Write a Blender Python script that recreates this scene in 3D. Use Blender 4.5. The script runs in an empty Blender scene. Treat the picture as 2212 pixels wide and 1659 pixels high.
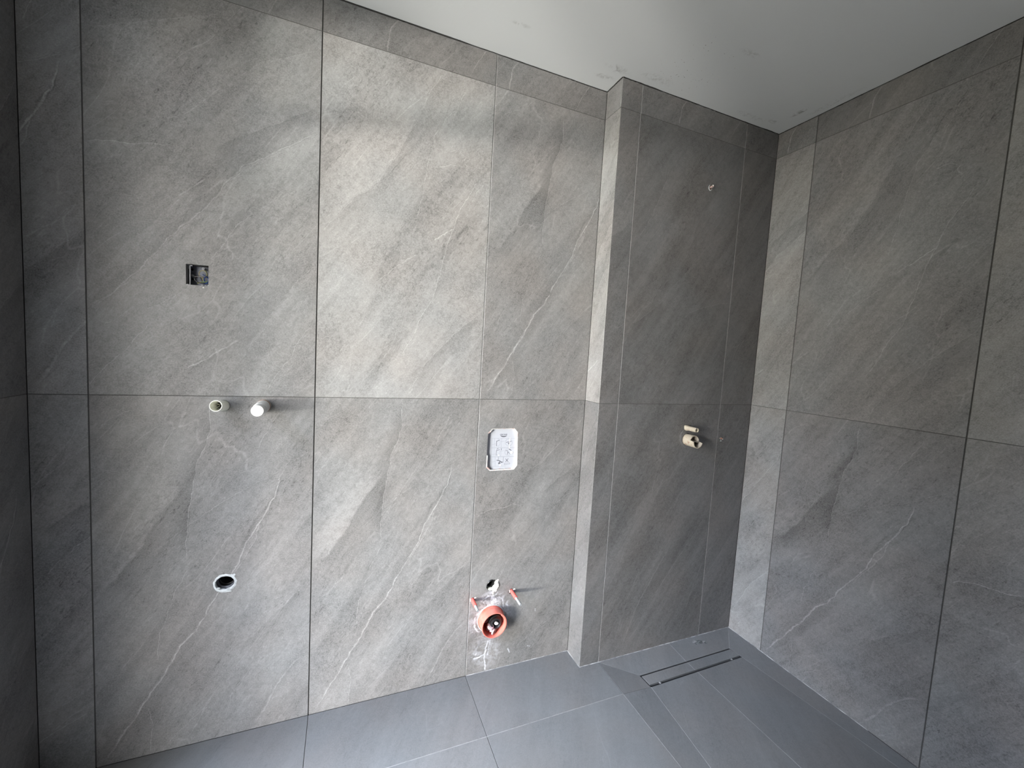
import bpy, bmesh, math, random
from mathutils import Vector, Matrix
from mathutils.geometry import tessellate_polygon

SC = bpy.context.scene
COL = SC.collection
random.seed(7)

# ------------------------------------------------------------------ camera, world, lights, exposure
cam_data = bpy.data.cameras.new('camera')
cam = bpy.data.objects.new('camera', cam_data)
COL.objects.link(cam)
cam_data.sensor_fit = 'HORIZONTAL'
cam_data.sensor_width = 36.0
cam_data.lens = 36.0 * 891.66 / 2212.0
cam_data.clip_start = 0.02
CR = ((0.926193, 0.376245, -0.024623), (-0.372616, 0.923334, 0.092799), (0.05765, -0.076775, 0.99538))
cam.matrix_world = Matrix(((CR[0][0], CR[0][2], -CR[0][1], 1.4105),
                           (CR[1][0], CR[1][2], -CR[1][1], -1.5983),
                           (CR[2][0], CR[2][2], -CR[2][1], 1.3983),
                           (0, 0, 0, 1)))
SC.camera = cam

SC.view_settings.view_transform = 'Standard'
SC.view_settings.look = 'None'
SC.view_settings.gamma = 1.0
SC.view_settings.use_curve_mapping = False
SC.view_settings.exposure = 0.0

# room measures (metres): back wall front face Y=0, step DEP in front of it, floor Z=0
XL, S1, S2, S3, XI, DEP, S4, S5, XR = 0.5738, 0.7063, 1.3159, 1.9236, 2.4247, 0.1093, 2.5238, 3.1325, 3.3471
ZM, ZT, ZC = 1.2, 2.4164, 2.5334
R1, R2 = 0.2931, 0.9052
YFRONT = -2.95
OY0, OY1, OZ = -0.46, -1.45, 2.305          # door opening in the left wall

w = bpy.data.worlds.new('sky'); SC.world = w; w.use_nodes = True
nt = w.node_tree; nt.nodes.clear()
o = nt.nodes.new('ShaderNodeOutputWorld'); bg = nt.nodes.new('ShaderNodeBackground')
tc = nt.nodes.new('ShaderNodeTexCoord'); sx = nt.nodes.new('ShaderNodeSeparateXYZ')
rp = nt.nodes.new('ShaderNodeValToRGB')
mr = nt.nodes.new('ShaderNodeMapRange'); mr.inputs[1].default_value = -1; mr.inputs[2].default_value = 1
rp.color_ramp.elements[0].position = 0.47; rp.color_ramp.elements[0].color = (1.0, 0.95, 0.75, 1)     # sunlit warm ground outside
rp.color_ramp.elements[1].position = 0.53; rp.color_ramp.elements[1].color = (0.05, 0.057, 0.067, 1)  # upper sky held dim to suit the fitted light; no roof there
nt.links.new(tc.outputs['Generated'], sx.inputs[0]); nt.links.new(sx.outputs[2], mr.inputs[0])
nt.links.new(mr.outputs[0], rp.inputs[0]); nt.links.new(rp.outputs[0], bg.inputs[0])
nt.links.new(bg.outputs[0], o.inputs[0])
bg.inputs[1].default_value = 3.7

def area(name, loc, target, sx_, sy_, power, color, portal=False):
    d = bpy.data.lights.new(name, 'AREA'); d.shape = 'RECTANGLE'; d.size = sx_; d.size_y = sy_
    d.energy = power; d.color = color
    ob = bpy.data.objects.new(name, d); COL.objects.link(ob); ob.location = loc
    ob.rotation_euler = (Vector(target) - Vector(loc)).to_track_quat('-Z', 'Z').to_euler()
    if portal: d.cycles.is_portal = True
    return ob
DC = Vector((XL, -0.955, 1.25))                             # middle of the door opening
def daylight(name, azimuth, elevation, size, power, color=(1, 1, 1)):
    """an area lamp added for unseen daylight 7 m outside the door, its power fitted; azimuth turns from straight across the room towards the back wall"""
    t, e = math.radians(azimuth), math.radians(elevation)
    d = Vector((math.cos(t) * math.cos(e), math.sin(t) * math.cos(e), -math.sin(e)))
    return area(name, DC - d * 7, DC, size, size, power, color)
daylight('open_sky_high', 38, 50, 2.4, 1100, (0.84, 0.97, 1.22))
daylight('open_sky_ahead', 5, 50, 2.4, 1700, (0.96, 1.0, 1.04))
daylight('open_sky_low', 15, 35, 2.4, 1100, (0.84, 0.97, 1.22))
daylight('open_sky_side', -25, 20, 2.4, 3000, (0.90, 0.96, 1.16))
daylight('sky_over_facade', 56, 35, 2.4, 210)
daylight('right_wall_fill', 20, 8, 1.7, 500, (1.03, 1.0, 0.95))  # added lamp, brightens the right wall near the corner
daylight('facade_far', 30, 8, 2.4, 240)
daylight('facade_mid', 38, 8, 2.2, 320)
daylight('facade_near', 56, 8, 2.4, 360)
daylight('left_side_fill', 68, 8, 2.4, 175)  # added grazing lamp, lightens the left part of the back wall
daylight('lit_paving', 38, -12, 2.2, 400, (0.98, 1.0, 0.97))
daylight('sunlit_wall_far', 29.3, -3.0, 0.55, 640, (1.03, 1.0, 0.93))
daylight('sunlit_wall_near', 37.0, -3.0, 0.6, 420, (1.03, 1.0, 0.93))
area('door_portal', (XL - 0.26, DC.y, OZ / 2), (XL + 1, DC.y, OZ / 2), OY0 - OY1, OZ, 1, (1, 1, 1), True)
CY = SC.cycles
CY.adaptive_threshold = 0.03; CY.max_bounces = 5; CY.diffuse_bounces = 4; CY.glossy_bounces = 2; CY.transmission_bounces = 2

# ------------------------------------------------------------------ materials
def pmat(name, color, rough=0.5, spec=0.5, metal=0.0, noise=None, bump=0.0):
    """plain procedural material; noise = (scale, other colour, low, high)"""
    m = bpy.data.materials.new(name); m.use_nodes = True
    n = m.node_tree; b = n.nodes['Principled BSDF']
    b.inputs['Base Color'].default_value = (*color, 1); b.inputs['Roughness'].default_value = rough
    b.inputs['Specular IOR Level'].default_value = spec; b.inputs['Metallic'].default_value = metal
    if noise:
        t = n.nodes.new('ShaderNodeTexCoord'); x = n.nodes.new('ShaderNodeTexNoise')
        x.inputs['Scale'].default_value = noise[0]; x.inputs['Detail'].default_value = 4
        r = n.nodes.new('ShaderNodeValToRGB')
        r.color_ramp.elements[0].position = noise[2]; r.color_ramp.elements[0].color = (*color, 1)
        r.color_ramp.elements[1].position = noise[3]; r.color_ramp.elements[1].color = (*noise[1], 1)
        n.links.new(t.outputs['Object'], x.inputs['Vector']); n.links.new(x.outputs['Fac'], r.inputs[0])
        n.links.new(r.outputs[0], b.inputs['Base Color'])
        if bump:
            bp = n.nodes.new('ShaderNodeBump'); bp.inputs['Strength'].default_value = bump
            bp.inputs['Distance'].default_value = 0.002
            n.links.new(x.outputs['Fac'], bp.inputs['Height']); n.links.new(bp.outputs[0], b.inputs['Normal'])
    return m

class NB:
    """small node builder"""
    def __init__(s, tree): s.t = tree
    def put(s, sock, v):
        if v is None: return
        if isinstance(v, bpy.types.NodeSocket): s.t.links.new(v, sock)
        else: sock.default_value = v
    def math(s, op, a, b=None, c=None, clamp=False):
        n = s.t.nodes.new('ShaderNodeMath'); n.operation = op; n.use_clamp = clamp
        for i, v in enumerate((a, b, c)): s.put(n.inputs[i], v)
        return n.outputs[0]
    def rng(s, v, a, b, c, d, smooth=False):
        n = s.t.nodes.new('ShaderNodeMapRange'); n.interpolation_type = 'SMOOTHSTEP' if smooth else 'LINEAR'
        for i, q in enumerate((v, a, b, c, d)): s.put(n.inputs[i], q)
        return n.outputs[0]
    def mapping(s, v, loc=(0, 0, 0), rot=(0, 0, 0), scale=(1, 1, 1)):
        n = s.t.nodes.new('ShaderNodeMapping'); s.put(n.inputs[0], v)
        n.inputs[1].default_value = loc; n.inputs[2].default_value = rot; n.inputs[3].default_value = scale
        return n.outputs[0]
    def noise(s, v, scale, detail=2.0, rough=0.5, dist=0.0):
        n = s.t.nodes.new('ShaderNodeTexNoise'); s.put(n.inputs['Vector'], v)
        n.inputs['Scale'].default_value = scale; n.inputs['Detail'].default_value = detail
        n.inputs['Roughness'].default_value = rough; n.inputs['Distortion'].default_value = dist
        return n.outputs['Fac']
    def sep(s, v):
        n = s.t.nodes.new('ShaderNodeSeparateXYZ'); s.put(n.inputs[0], v); return n.outputs
    def curve(s, v, pts):
        n = s.t.nodes.new('ShaderNodeFloatCurve'); s.put(n.inputs['Value'], v); n.inputs['Factor'].default_value = 1
        c = n.mapping.curves[0]
        while len(c.points) < len(pts): c.points.new(0.5, 0.5)
        for q, xy in zip(c.points, pts): q.location = xy; q.handle_type = 'VECTOR'
        n.mapping.update()
        return n.outputs[0]
VEINS = {
 'A': [
  ([(0.301,1.195),(0.302,1.089),(0.292,1.035),(0.268,0.99),(0.258,0.929),(0.251,0.86),(0.241,0.791),(0.238,0.744),(0.239,0.65)],0.5,0.0022,-0.22,0.05,'R'),
  ([(0.244,0.626),(0.213,0.567),(0.193,0.506),(0.187,0.476),(0.166,0.416),(0.164,0.384),(0.156,0.306)],0.45,0.002,-0.08,0.06,'R'),
  ([(0.253,0.914),(0.224,0.892),(0.177,0.819),(0.14,0.761),(0.121,0.71),(0.078,0.654),(0.052,0.612),(0.007,0.566)],0.05,0.002,-0.2,0.12,'L'),
  ([(0.252,0.918),(0.221,0.894),(0.173,0.821),(0.137,0.763),(0.117,0.712),(0.075,0.656),(0.049,0.614),(0.006,0.569)],0.0,0.002,0.14,0.1,'R'),
  ([(0.509,0.944),(0.489,0.851),(0.471,0.812),(0.434,0.741),(0.404,0.695),(0.387,0.632),(0.362,0.586),(0.333,0.541),(0.304,0.489),(0.279,0.436),(0.255,0.4),(0.219,0.358),(0.199,0.314),(0.171,0.263),(0.144,0.221),(0.117,0.171),(0.077,0.109),(0.037,0.04),(0.021,0.009)],0.6,0.0042,-0.1,0.05,'R'),
  ([(0.279,0.436),(0.255,0.4),(0.219,0.358),(0.199,0.314),(0.171,0.263),(0.144,0.221),(0.117,0.171),(0.077,0.109),(0.037,0.04)],0.2,0.01,-0.13,0.09,'L'),
  ([(0.605,1.014),(0.553,0.979),(0.509,0.944),(0.435,0.903),(0.366,0.864),(0.293,0.81),(0.243,0.775),(0.208,0.743),(0.159,0.698)],0.32,0.0018,-0.08,0.012,'L'),
  ([(0.504,0.883),(0.478,0.827),(0.432,0.774),(0.411,0.727),(0.389,0.681)],-0.25,0.008,0.0,0.06,'R'),
  ([(0.506,0.924),(0.493,0.859),(0.448,0.773),(0.435,0.708),(0.406,0.646),(0.373,0.593),(0.348,0.547)],0.3,0.003,0.07,0.06,'R'),
  ([(0.601,0.528),(0.544,0.468),(0.488,0.417),(0.434,0.359),(0.372,0.312)],0.1,0.004,-0.13,0.09,'L'),
  ([(0.589,0.251),(0.532,0.193),(0.493,0.131),(0.463,0.06),(0.432,0.024)],0.33,0.006,-0.06,0.06,'R'),
  ([(0.135,0.167),(0.145,0.116),(0.142,0.067),(0.139,0.011)],0.35,0.002,-0.08,0.04,'L'),
  ([(0.507,1.162),(0.481,1.11),(0.452,1.055),(0.434,1.007)],0.4,0.002,-0.06,0.05,'L'),
  ([(0.312,0.157),(0.272,0.108),(0.221,0.063),(0.185,0.023)],0.25,0.0025,0,0.05,'L'),
  ([(0.37,0.16),(0.356,0.112),(0.349,0.08)],0.3,0.002,0,0.05,'L'),
  ([(0.106,1.157),(0.08,1.146),(0.048,1.128),(0.019,1.093)],0.25,0.003,-0.05,0.05,'L'),
 ],
 'B': [
  ([(0.334,1.075),(0.315,1.011),(0.283,0.953),(0.251,0.878),(0.211,0.819),(0.192,0.773),(0.157,0.733),(0.121,0.718),(0.079,0.661),(0.041,0.613),(0.008,0.567)],0.25,0.002,-0.13,0.16,'L'),
  ([(0.334,1.079),(0.312,1.015),(0.28,0.956),(0.249,0.882),(0.209,0.823),(0.157,0.737),(0.117,0.719),(0.076,0.663),(0.038,0.616),(0.007,0.575)],0.0,0.002,0.1,0.14,'R'),
  ([(0.4,1.195),(0.363,1.133),(0.339,1.076)],0.35,0.002,-0.08,0.05,'L'),
  ([(0.285,0.894),(0.233,0.815),(0.196,0.778),(0.141,0.718)],-0.25,0.0025,0,0.03,'L'),
  ([(0.502,1.19),(0.464,1.093),(0.42,1.047),(0.383,0.977),(0.372,0.923),(0.357,0.85),(0.347,0.761),(0.328,0.671),(0.314,0.598)],0.35,0.0022,-0.08,0.05,'R'),
  ([(0.439,0.938),(0.462,0.942),(0.481,0.939),(0.496,0.929)],0.4,0.002,0,0.03,'L'),
  ([(0.504,0.928),(0.494,0.91),(0.502,0.899),(0.51,0.893)],0.5,0.004,0,0.03,'L'),
  ([(0.51,0.893),(0.465,0.891),(0.428,0.879),(0.401,0.87)],0.4,0.0022,0,0.03,'L'),
  ([(0.562,0.875),(0.527,0.796),(0.483,0.715),(0.467,0.653),(0.446,0.591),(0.431,0.516),(0.411,0.432),(0.399,0.385),(0.361,0.317),(0.328,0.232),(0.286,0.157)],0.45,0.0026,-0.1,0.09,'L'),
  ([(0.587,0.862),(0.556,0.81),(0.529,0.751),(0.512,0.702)],0.3,0.002,0,0.03,'L'),
  ([(0.469,0.656),(0.43,0.629),(0.395,0.601)],0.6,0.004,0,0.03,'L'),
  ([(0.334,0.543),(0.291,0.511),(0.24,0.465),(0.191,0.424)],0.45,0.002,0,0.03,'L'),
  ([(0.61,0.367),(0.542,0.304),(0.486,0.252),(0.44,0.202),(0.386,0.143),(0.352,0.076),(0.318,0.001)],0.3,0.0025,-0.16,0.1,'L'),
  ([(0.277,0.265),(0.25,0.182),(0.2,0.117),(0.143,0.043)],0.25,0.002,-0.07,0.05,'L'),
  ([(0.453,1.137),(0.42,1.064),(0.395,0.997)],-0.2,0.004,0,0.03,'L'),
  ([(0.48,1.166),(0.456,1.073),(0.441,1.008)],0.25,0.002,-0.06,0.06,'L'),
  ([(0.175,0.379),(0.161,0.3),(0.122,0.227),(0.075,0.163)],0.12,0.003,-0.06,0.06,'L'),
  ([(0.523,0.676),(0.496,0.644),(0.478,0.623)],-0.3,0.01,0,0.05,'L'),
 ],
 'C': [
  ([(0.004,0.722),(0.033,0.736),(0.071,0.743),(0.11,0.744),(0.167,0.757),(0.196,0.754)],0.35,0.003,0.12,0.05,'R'),
  ([(0.613,0.987),(0.552,0.94),(0.496,0.903),(0.442,0.867),(0.389,0.832),(0.337,0.797),(0.299,0.752)],0.05,0.002,-0.17,0.055,'L'),
  ([(0.615,0.902),(0.553,0.856),(0.504,0.821),(0.429,0.766),(0.383,0.734),(0.344,0.681),(0.293,0.597),(0.231,0.528),(0.183,0.469),(0.135,0.398),(0.077,0.326),(0.026,0.271),(0.004,0.248)],0.38,0.003,-0.1,0.06,'R'),
  ([(0.615,0.898),(0.554,0.852),(0.504,0.817),(0.429,0.763),(0.383,0.73),(0.344,0.677),(0.293,0.594)],0.0,0.003,0.08,0.1,'L'),
  ([(0.29,0.679),(0.25,0.644),(0.219,0.616)],0.5,0.004,-0.06,0.03,'L'),
  ([(0.417,0.589),(0.384,0.568),(0.358,0.526),(0.325,0.468),(0.3,0.434)],0.4,0.002,-0.08,0.05,'R'),
  ([(0.549,0.699),(0.485,0.656),(0.431,0.607)],0.1,0.003,0.06,0.05,'L'),
  ([(0.605,0.459),(0.546,0.395),(0.49,0.308),(0.448,0.24),(0.42,0.19),(0.393,0.124)],0.25,0.002,-0.1,0.08,'R'),
  ([(0.379,0.187),(0.346,0.161),(0.306,0.132),(0.268,0.103),(0.236,0.086)],0.45,0.004,0.07,0.04,'R'),
  ([(0.243,0.341),(0.188,0.294),(0.14,0.264)],0.3,0.002,0.06,0.03,'L'),
  ([(0.243,0.319),(0.224,0.298),(0.193,0.265)],0.1,0.008,0.0,0.03,'L'),
  ([(0.099,0.26),(0.07,0.232),(0.042,0.212)],0.35,0.002,0,0.03,'L'),
  ([(0.151,0.224),(0.11,0.17),(0.069,0.116),(0.023,0.063),(0.001,0.026)],0.38,0.0022,-0.07,0.06,'R'),
  ([(0.009,1.032),(0.113,1.077),(0.227,1.131),(0.323,1.171)],0.18,0.003,0.12,0.06,'R'),
  ([(0.584,1.147),(0.514,1.107),(0.433,1.064),(0.375,1.01)],0.22,0.0025,0.08,0.08,'L'),
  ([(0.33,0.958),(0.311,0.942),(0.244,0.864),(0.19,0.833)],0.25,0.003,0,0.03,'L'),
  ([(0.225,0.621),(0.153,0.515),(0.084,0.441),(0.027,0.342)],0.05,0.003,-0.13,0.16,'R'),
  ([(0.106,0.351),(0.054,0.302),(0.015,0.27)],0.3,0.003,0,0.03,'L'),
  ([(0.608,0.278),(0.564,0.208),(0.528,0.131),(0.492,0.079),(0.464,0.021)],0.25,0.003,-0.06,0.06,'R'),
 ],
 'D': [
  ([(0.011,0.699),(0.03,0.715),(0.076,0.73),(0.139,0.735),(0.171,0.743),(0.213,0.737)],0.5,0.0035,-0.1,0.1,'R'),
  ([(0.492,0.907),(0.439,0.877),(0.387,0.847),(0.337,0.802),(0.303,0.789)],0.1,0.003,-0.22,0.035,'L'),
  ([(0.482,0.8),(0.412,0.748),(0.362,0.703),(0.306,0.619),(0.268,0.551),(0.228,0.508)],0.35,0.0025,-0.12,0.06,'R'),
  ([(0.294,0.677),(0.254,0.633),(0.222,0.605)],0.25,0.002,0,0.03,'L'),
  ([(0.474,0.659),(0.424,0.598),(0.375,0.529),(0.317,0.463),(0.27,0.388)],0.25,0.0022,-0.08,0.06,'L'),
  ([(0.417,0.194),(0.356,0.163),(0.296,0.125),(0.23,0.081)],0.4,0.003,-0.05,0.05,'L'),
  ([(0.487,1.078),(0.417,1.039),(0.302,0.924),(0.253,0.895),(0.188,0.875)],0.25,0.003,-0.08,0.06,'L'),
  ([(0.019,0.84),(0.085,0.851),(0.137,0.909)],0.2,0.003,-0.06,0.05,'L'),
  ([(0.447,0.291),(0.377,0.244),(0.308,0.207)],0.1,0.003,-0.12,0.05,'L'),
  ([(0.319,1.178),(0.245,1.143),(0.189,1.113)],0.2,0.002,-0.06,0.05,'L'),
 ],
 'E': [
  ([(0.604,0.496),(0.523,0.481),(0.449,0.46),(0.368,0.432),(0.302,0.378)],0.35,0.003,-0.06,0.05,'L'),
  ([(0.204,0.474),(0.142,0.418),(0.081,0.373),(0.019,0.342)],0.4,0.002,-0.15,0.08,'L'),
  ([(0.171,0.144),(0.108,0.102),(0.045,0.073)],0.2,0.002,-0.06,0.05,'L'),
  ([(0.581,0.181),(0.5,0.127),(0.426,0.103),(0.321,0.058)],0.22,0.002,-0.06,0.05,'L'),
  ([(0.36,0.65),(0.297,0.581),(0.233,0.52),(0.204,0.474)],0.15,0.003,-0.1,0.1,'R'),
  ([(0.12,0.39),(0.085,0.328),(0.041,0.278)],0.1,0.01,0,0.05,'L'),
  ([(0.401,0.913),(0.357,0.825),(0.332,0.734),(0.305,0.663)],0.2,0.003,-0.1,0.1,'L'),
  ([(0.176,1.032),(0.14,0.911),(0.087,0.793),(0.045,0.723)],0.3,0.003,-0.1,0.08,'R'),
  ([(0.525,0.902),(0.469,0.823),(0.418,0.781)],0.3,0.002,-0.06,0.05,'L'),
 ],
 'G': [
  ([(0.354,0.964),(0.315,0.907),(0.279,0.822),(0.235,0.731)],0.35,0.0022,-0.06,0.06,'L'),
  ([(0.009,1.193),(0.045,1.186),(0.078,1.186)],0.45,0.003,0,0.04,'L'),
  ([(0.403,0.776),(0.373,0.719),(0.337,0.626)],0.2,0.003,-0.06,0.06,'R'),
  ([(0.586,0.639),(0.499,0.532),(0.398,0.406),(0.285,0.257)],0.3,0.004,-0.1,0.1,'R'),
  ([(0.368,0.51),(0.289,0.385),(0.198,0.235),(0.128,0.054)],0.35,0.005,-0.1,0.08,'L'),
  ([(0.197,0.421),(0.141,0.283),(0.089,0.108)],0.2,0.006,-0.06,0.06,'L'),
  ([(0.595,0.401),(0.533,0.252),(0.476,0.064)],0.2,0.006,-0.06,0.06,'L'),
 ],
}

def vein_nodes(nb, co, spec, wob):
    """one vein of a printed tile face: a thin line along a polyline, with the stone darker or lighter on one side of it"""
    pts, line, width, shade, dist, side = spec
    p0, p1 = Vector(pts[0]), Vector(pts[-1]); ax = (p1 - p0); ln = ax.length; ax /= ln
    nv = Vector((-ax.y, ax.x)); ang = math.atan2(ax.y, ax.x)
    td = sorted(((Vector(q) - p0).dot(ax) / ln, (Vector(q) - p0).dot(nv)) for q in pts)
    amp = max(0.01, max(abs(d) for _, d in td) * 1.05)
    # local = R(-ang) * (co - p0)
    q = Matrix.Rotation(-ang, 2) @ p0
    v = nb.mapping(co, (-q.x, -q.y, 0), (0, 0, -ang))
    xyz = nb.sep(v)
    t = nb.math('DIVIDE', xyz[0], ln)
    c = nb.curve(t, [(max(0, min(1, a)), 0.5 + d / amp / 2) for a, d in td])
    cv = nb.math('MULTIPLY_ADD', c, 2 * amp, -amp)
    s = nb.math('SUBTRACT', xyz[1], cv)
    s = nb.math('ADD', s, wob)
    win = nb.rng(nb.math('ABSOLUTE', nb.math('SUBTRACT', t, 0.5)), 0.5, 0.44, 0, 1, True)
    outL = outS = None
    if line:
        l = nb.rng(nb.math('ABSOLUTE', s), width * 0.25, width * 0.8, line, 0, True)
        if line > 0:                                            # darker hairline beside the pale one
            l = nb.math('ADD', l, nb.rng(nb.math('ABSOLUTE', nb.math('ADD', s, width * (0.9 if side == 'L' else -0.9))), 0.0004, 0.0016, -line * 0.28, 0, True))
        outL = nb.math('MULTIPLY', l, win)
    if shade:
        if side == 'R': s = nb.math('MULTIPLY', s, -1)
        win2 = nb.rng(nb.math('ABSOLUTE', nb.math('SUBTRACT', t, 0.5)), 0.5, 0.30, 0, 1, True)
        a = nb.math('MULTIPLY', nb.rng(s, -0.0012, 0.0012, 0, 1), nb.rng(s, 0, dist, shade, 0))
        outS = nb.math('MULTIPLY', a, win2)
    return outL, outS

def tile_mat(name, base, veins, rot, strength=1.0, gain=1.0, smear=None, rough=0.5):
    m = bpy.data.materials.new(name); m.use_nodes = True
    n = m.node_tree; b = n.nodes['Principled BSDF']; nb = NB(n)
    tcn = n.nodes.new('ShaderNodeTexCoord'); co = tcn.outputs['Object']
    oi = n.nodes.new('ShaderNodeObjectInfo')
    off = n.nodes.new('ShaderNodeVectorMath'); off.operation = 'SCALE'
    off.inputs[0].default_value = (13.7, 7.9, 5.1); nb.put(off.inputs['Scale'], oi.outputs['Random'])
    sh = n.nodes.new('ShaderNodeVectorMath'); sh.operation = 'ADD'
    nb.put(sh.inputs[0], co); nb.put(sh.inputs[1], off.outputs[0])
    rc = sh.outputs[0]                                           # coordinates shifted per tile
    # stretched coordinates: along / across the slate's grain
    st = nb.mapping(rc, (0, 0, 0), (0, 0, -math.radians(rot)), (1, 1, 1))
    st = nb.mapping(st, (0, 0, 0), (0, 0, 0), (0.26, 1.0, 1.0))
    band = nb.noise(st, 5.0, 2.0, 0.55, 0.6)
    cloud = nb.noise(rc, 7.0, 2.0, 0.55, 0.3)
    mott = nb.noise(rc, 60.0, 4.0, 0.72, 0.4)
    fine = nb.noise(rc, 260.0, 2.0, 0.65)
    fleck = nb.noise(st, 150.0, 2.0, 0.7, 1.2)
    f = nb.rng(band, 0.3, 0.7, -0.15, 0.15)
    f = nb.math('ADD', f, nb.rng(cloud, 0.3, 0.7, -0.07, 0.07))
    f = nb.math('ADD', f, nb.rng(mott, 0.3, 0.7, -0.13, 0.13))
    f = nb.math('ADD', f, nb.math('MULTIPLY', nb.rng(fine, 0.3, 0.7, -0.19, 0.19), nb.rng(cloud, 0.35, 0.65, 1.3, 0.7)))
    f = nb.math('ADD', f, nb.math('MULTIPLY', nb.rng(fleck, 0.58, 0.68, 0, 0.22), nb.rng(cloud, 0.4, 0.6, 0.3, 1)))
    f = nb.math('ADD', f, nb.math('MULTIPLY', nb.rng(fleck, 0.41, 0.31, 0, -0.34), nb.rng(band, 0.6, 0.4, 0.2, 1)))
    # pale curly filaments in the stone
    fil = nb.rng(nb.math('ABSOLUTE', nb.math('SUBTRACT', mott, 0.52)), 0.0, 0.035, 0.13, 0.0)
    f = nb.math('ADD', f, nb.math('MULTIPLY', fil, nb.rng(band, 0.35, 0.6, 1.0, 0.2)))
    # streaks along the grain
    stk = nb.mapping(st, (0, 0, 0), (0, 0, 0), (0.35, 1.0, 1.0))
    strk = nb.noise(stk, 22.0, 3.0, 0.65, 0.5)
    f = nb.math('ADD', f, nb.rng(strk, 0.34, 0.66, -0.10, 0.10))
    f = nb.math('MULTIPLY', f, strength)
    # faint cracks everywhere
    vo = n.nodes.new('ShaderNodeTexVoronoi'); vo.feature = 'DISTANCE_TO_EDGE'; vo.inputs['Scale'].default_value = 3.4
    wv = n.nodes.new('ShaderNodeVectorMath'); wv.operation = 'ADD'
    nw = n.nodes.new('ShaderNodeTexNoise'); nw.inputs['Scale'].default_value = 9; nw.inputs['Detail'].default_value = 2
    nb.put(nw.inputs['Vector'], st); sc_ = n.nodes.new('ShaderNodeVectorMath'); sc_.operation = 'SCALE'
    nb.put(sc_.inputs[0], nw.outputs['Color']); sc_.inputs['Scale'].default_value = 0.10
    nb.put(wv.inputs[0], st); nb.put(wv.inputs[1], sc_.outputs[0]); nb.put(vo.inputs['Vector'], wv.outputs[0])
    crack = nb.math('MULTIPLY', nb.rng(vo.outputs['Distance'], 0.0, 0.007, 0.24 * strength, 0, True), nb.rng(cloud, 0.42, 0.58, 0, 1, True))
    f = nb.math('ADD', f, crack)
    # the face's own veins
    w1 = nb.noise(co, 26.0, 3.0, 0.6); wob = nb.math('MULTIPLY_ADD', w1, 0.018, -0.009)
    patch = nb.math('MULTIPLY', nb.rng(w1, 0.36, 0.60, 0.5, 1.1), nb.rng(mott, 0.36, 0.6, 0.6, 1.15))
    grain = nb.rng(mott, 0.35, 0.65, 0.6, 1.3)
    L = S = None
    for v in veins:
        l, s = vein_nodes(nb, co, v, wob)
        if l is not None: L = l if L is None else nb.math('ADD', L, l)
        if s is not None: S = s if S is None else nb.math('ADD', S, s)
    if L is not None: f = nb.math('ADD', f, nb.math('MULTIPLY', nb.math('MULTIPLY', L, patch), 0.95 * gain))
    if S is not None: f = nb.math('ADD', f, nb.math('MULTIPLY', nb.math('MULTIPLY', S, grain), 1.2 * gain))
    f1 = nb.math('MAXIMUM', nb.math('ADD', f, 1.0), 0.2)
    ton = n.nodes.new('ShaderNodeVectorMath'); ton.operation = 'MULTIPLY'      # per-tile tone; on the walls it carries painted light and shade
    ton.inputs[0].default_value = base; nb.put(ton.inputs[1], oi.outputs['Color'])
    # slight warm / cool drift of the print
    hue = n.nodes.new('ShaderNodeMix'); hue.data_type = 'RGBA'
    hue.inputs[6].default_value = (0.98, 1.0, 1.012, 1); hue.inputs[7].default_value = (1.02, 1.0, 0.985, 1)
    nb.put(hue.inputs[0], nb.rng(nb.noise(rc, 4.0, 1.0, 0.6), 0.35, 0.65, 0, 1))
    hm = n.nodes.new('ShaderNodeVectorMath'); hm.operation = 'MULTIPLY'
    nb.put(hm.inputs[0], ton.outputs[0]); nb.put(hm.inputs[1], hue.outputs[2])
    cm = n.nodes.new('ShaderNodeVectorMath'); cm.operation = 'SCALE'
    nb.put(cm.inputs[0], hm.outputs[0]); nb.put(cm.inputs['Scale'], f1)
    colr = cm.outputs[0]
    if smear:                                                   # white sealant residue wiped over the tile
        mx = n.nodes.new('ShaderNodeMix'); mx.data_type = 'RGBA'
        mx.inputs[7].default_value = (0.62, 0.63, 0.68, 1)
        K = None
        for v in smear['lines']:
            l, _ = vein_nodes(nb, co, v, nb.math('MULTIPLY', wob, 0.9))
            K = l if K is None else nb.math('ADD', K, l)
        K = nb.math('MULTIPLY', K, nb.rng(nb.noise(co, 60, 3, 0.6), 0.35, 0.6, 0.15, 1.0))
        for (cx, cy, rx, ry, a) in smear['haze']:
            d = nb.mapping(co, (-cx / rx, -cy / ry, 0), (0, 0, 0), (1 / rx, 1 / ry, 0))
            ln = n.nodes.new('ShaderNodeVectorMath'); ln.operation = 'LENGTH'; nb.put(ln.inputs[0], d)
            h = nb.rng(ln.outputs['Value'], 1.0, 0.45, 0, a, True)
            K = nb.math('ADD', K, nb.math('MULTIPLY', h, nb.rng(nb.noise(co, 34, 5, 0.7, 1.0), 0.42, 0.66, 0, 1)))
        nb.put(mx.inputs[0], nb.math('MINIMUM', K, 0.95)); nb.put(mx.inputs[6], colr); colr = mx.outputs[2]
    n.links.new(colr, b.inputs['Base Color'])
    b.inputs['Roughness'].default_value = rough; b.inputs['Specular IOR Level'].default_value = 0.4
    bp = n.nodes.new('ShaderNodeBump'); bp.inputs['Strength'].default_value = 0.18; bp.inputs['Distance'].default_value = 0.0012
    hgt = mott
    nb.put(bp.inputs['Height'], hgt); n.links.new(bp.outputs[0], b.inputs['Normal'])
    return m

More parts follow.
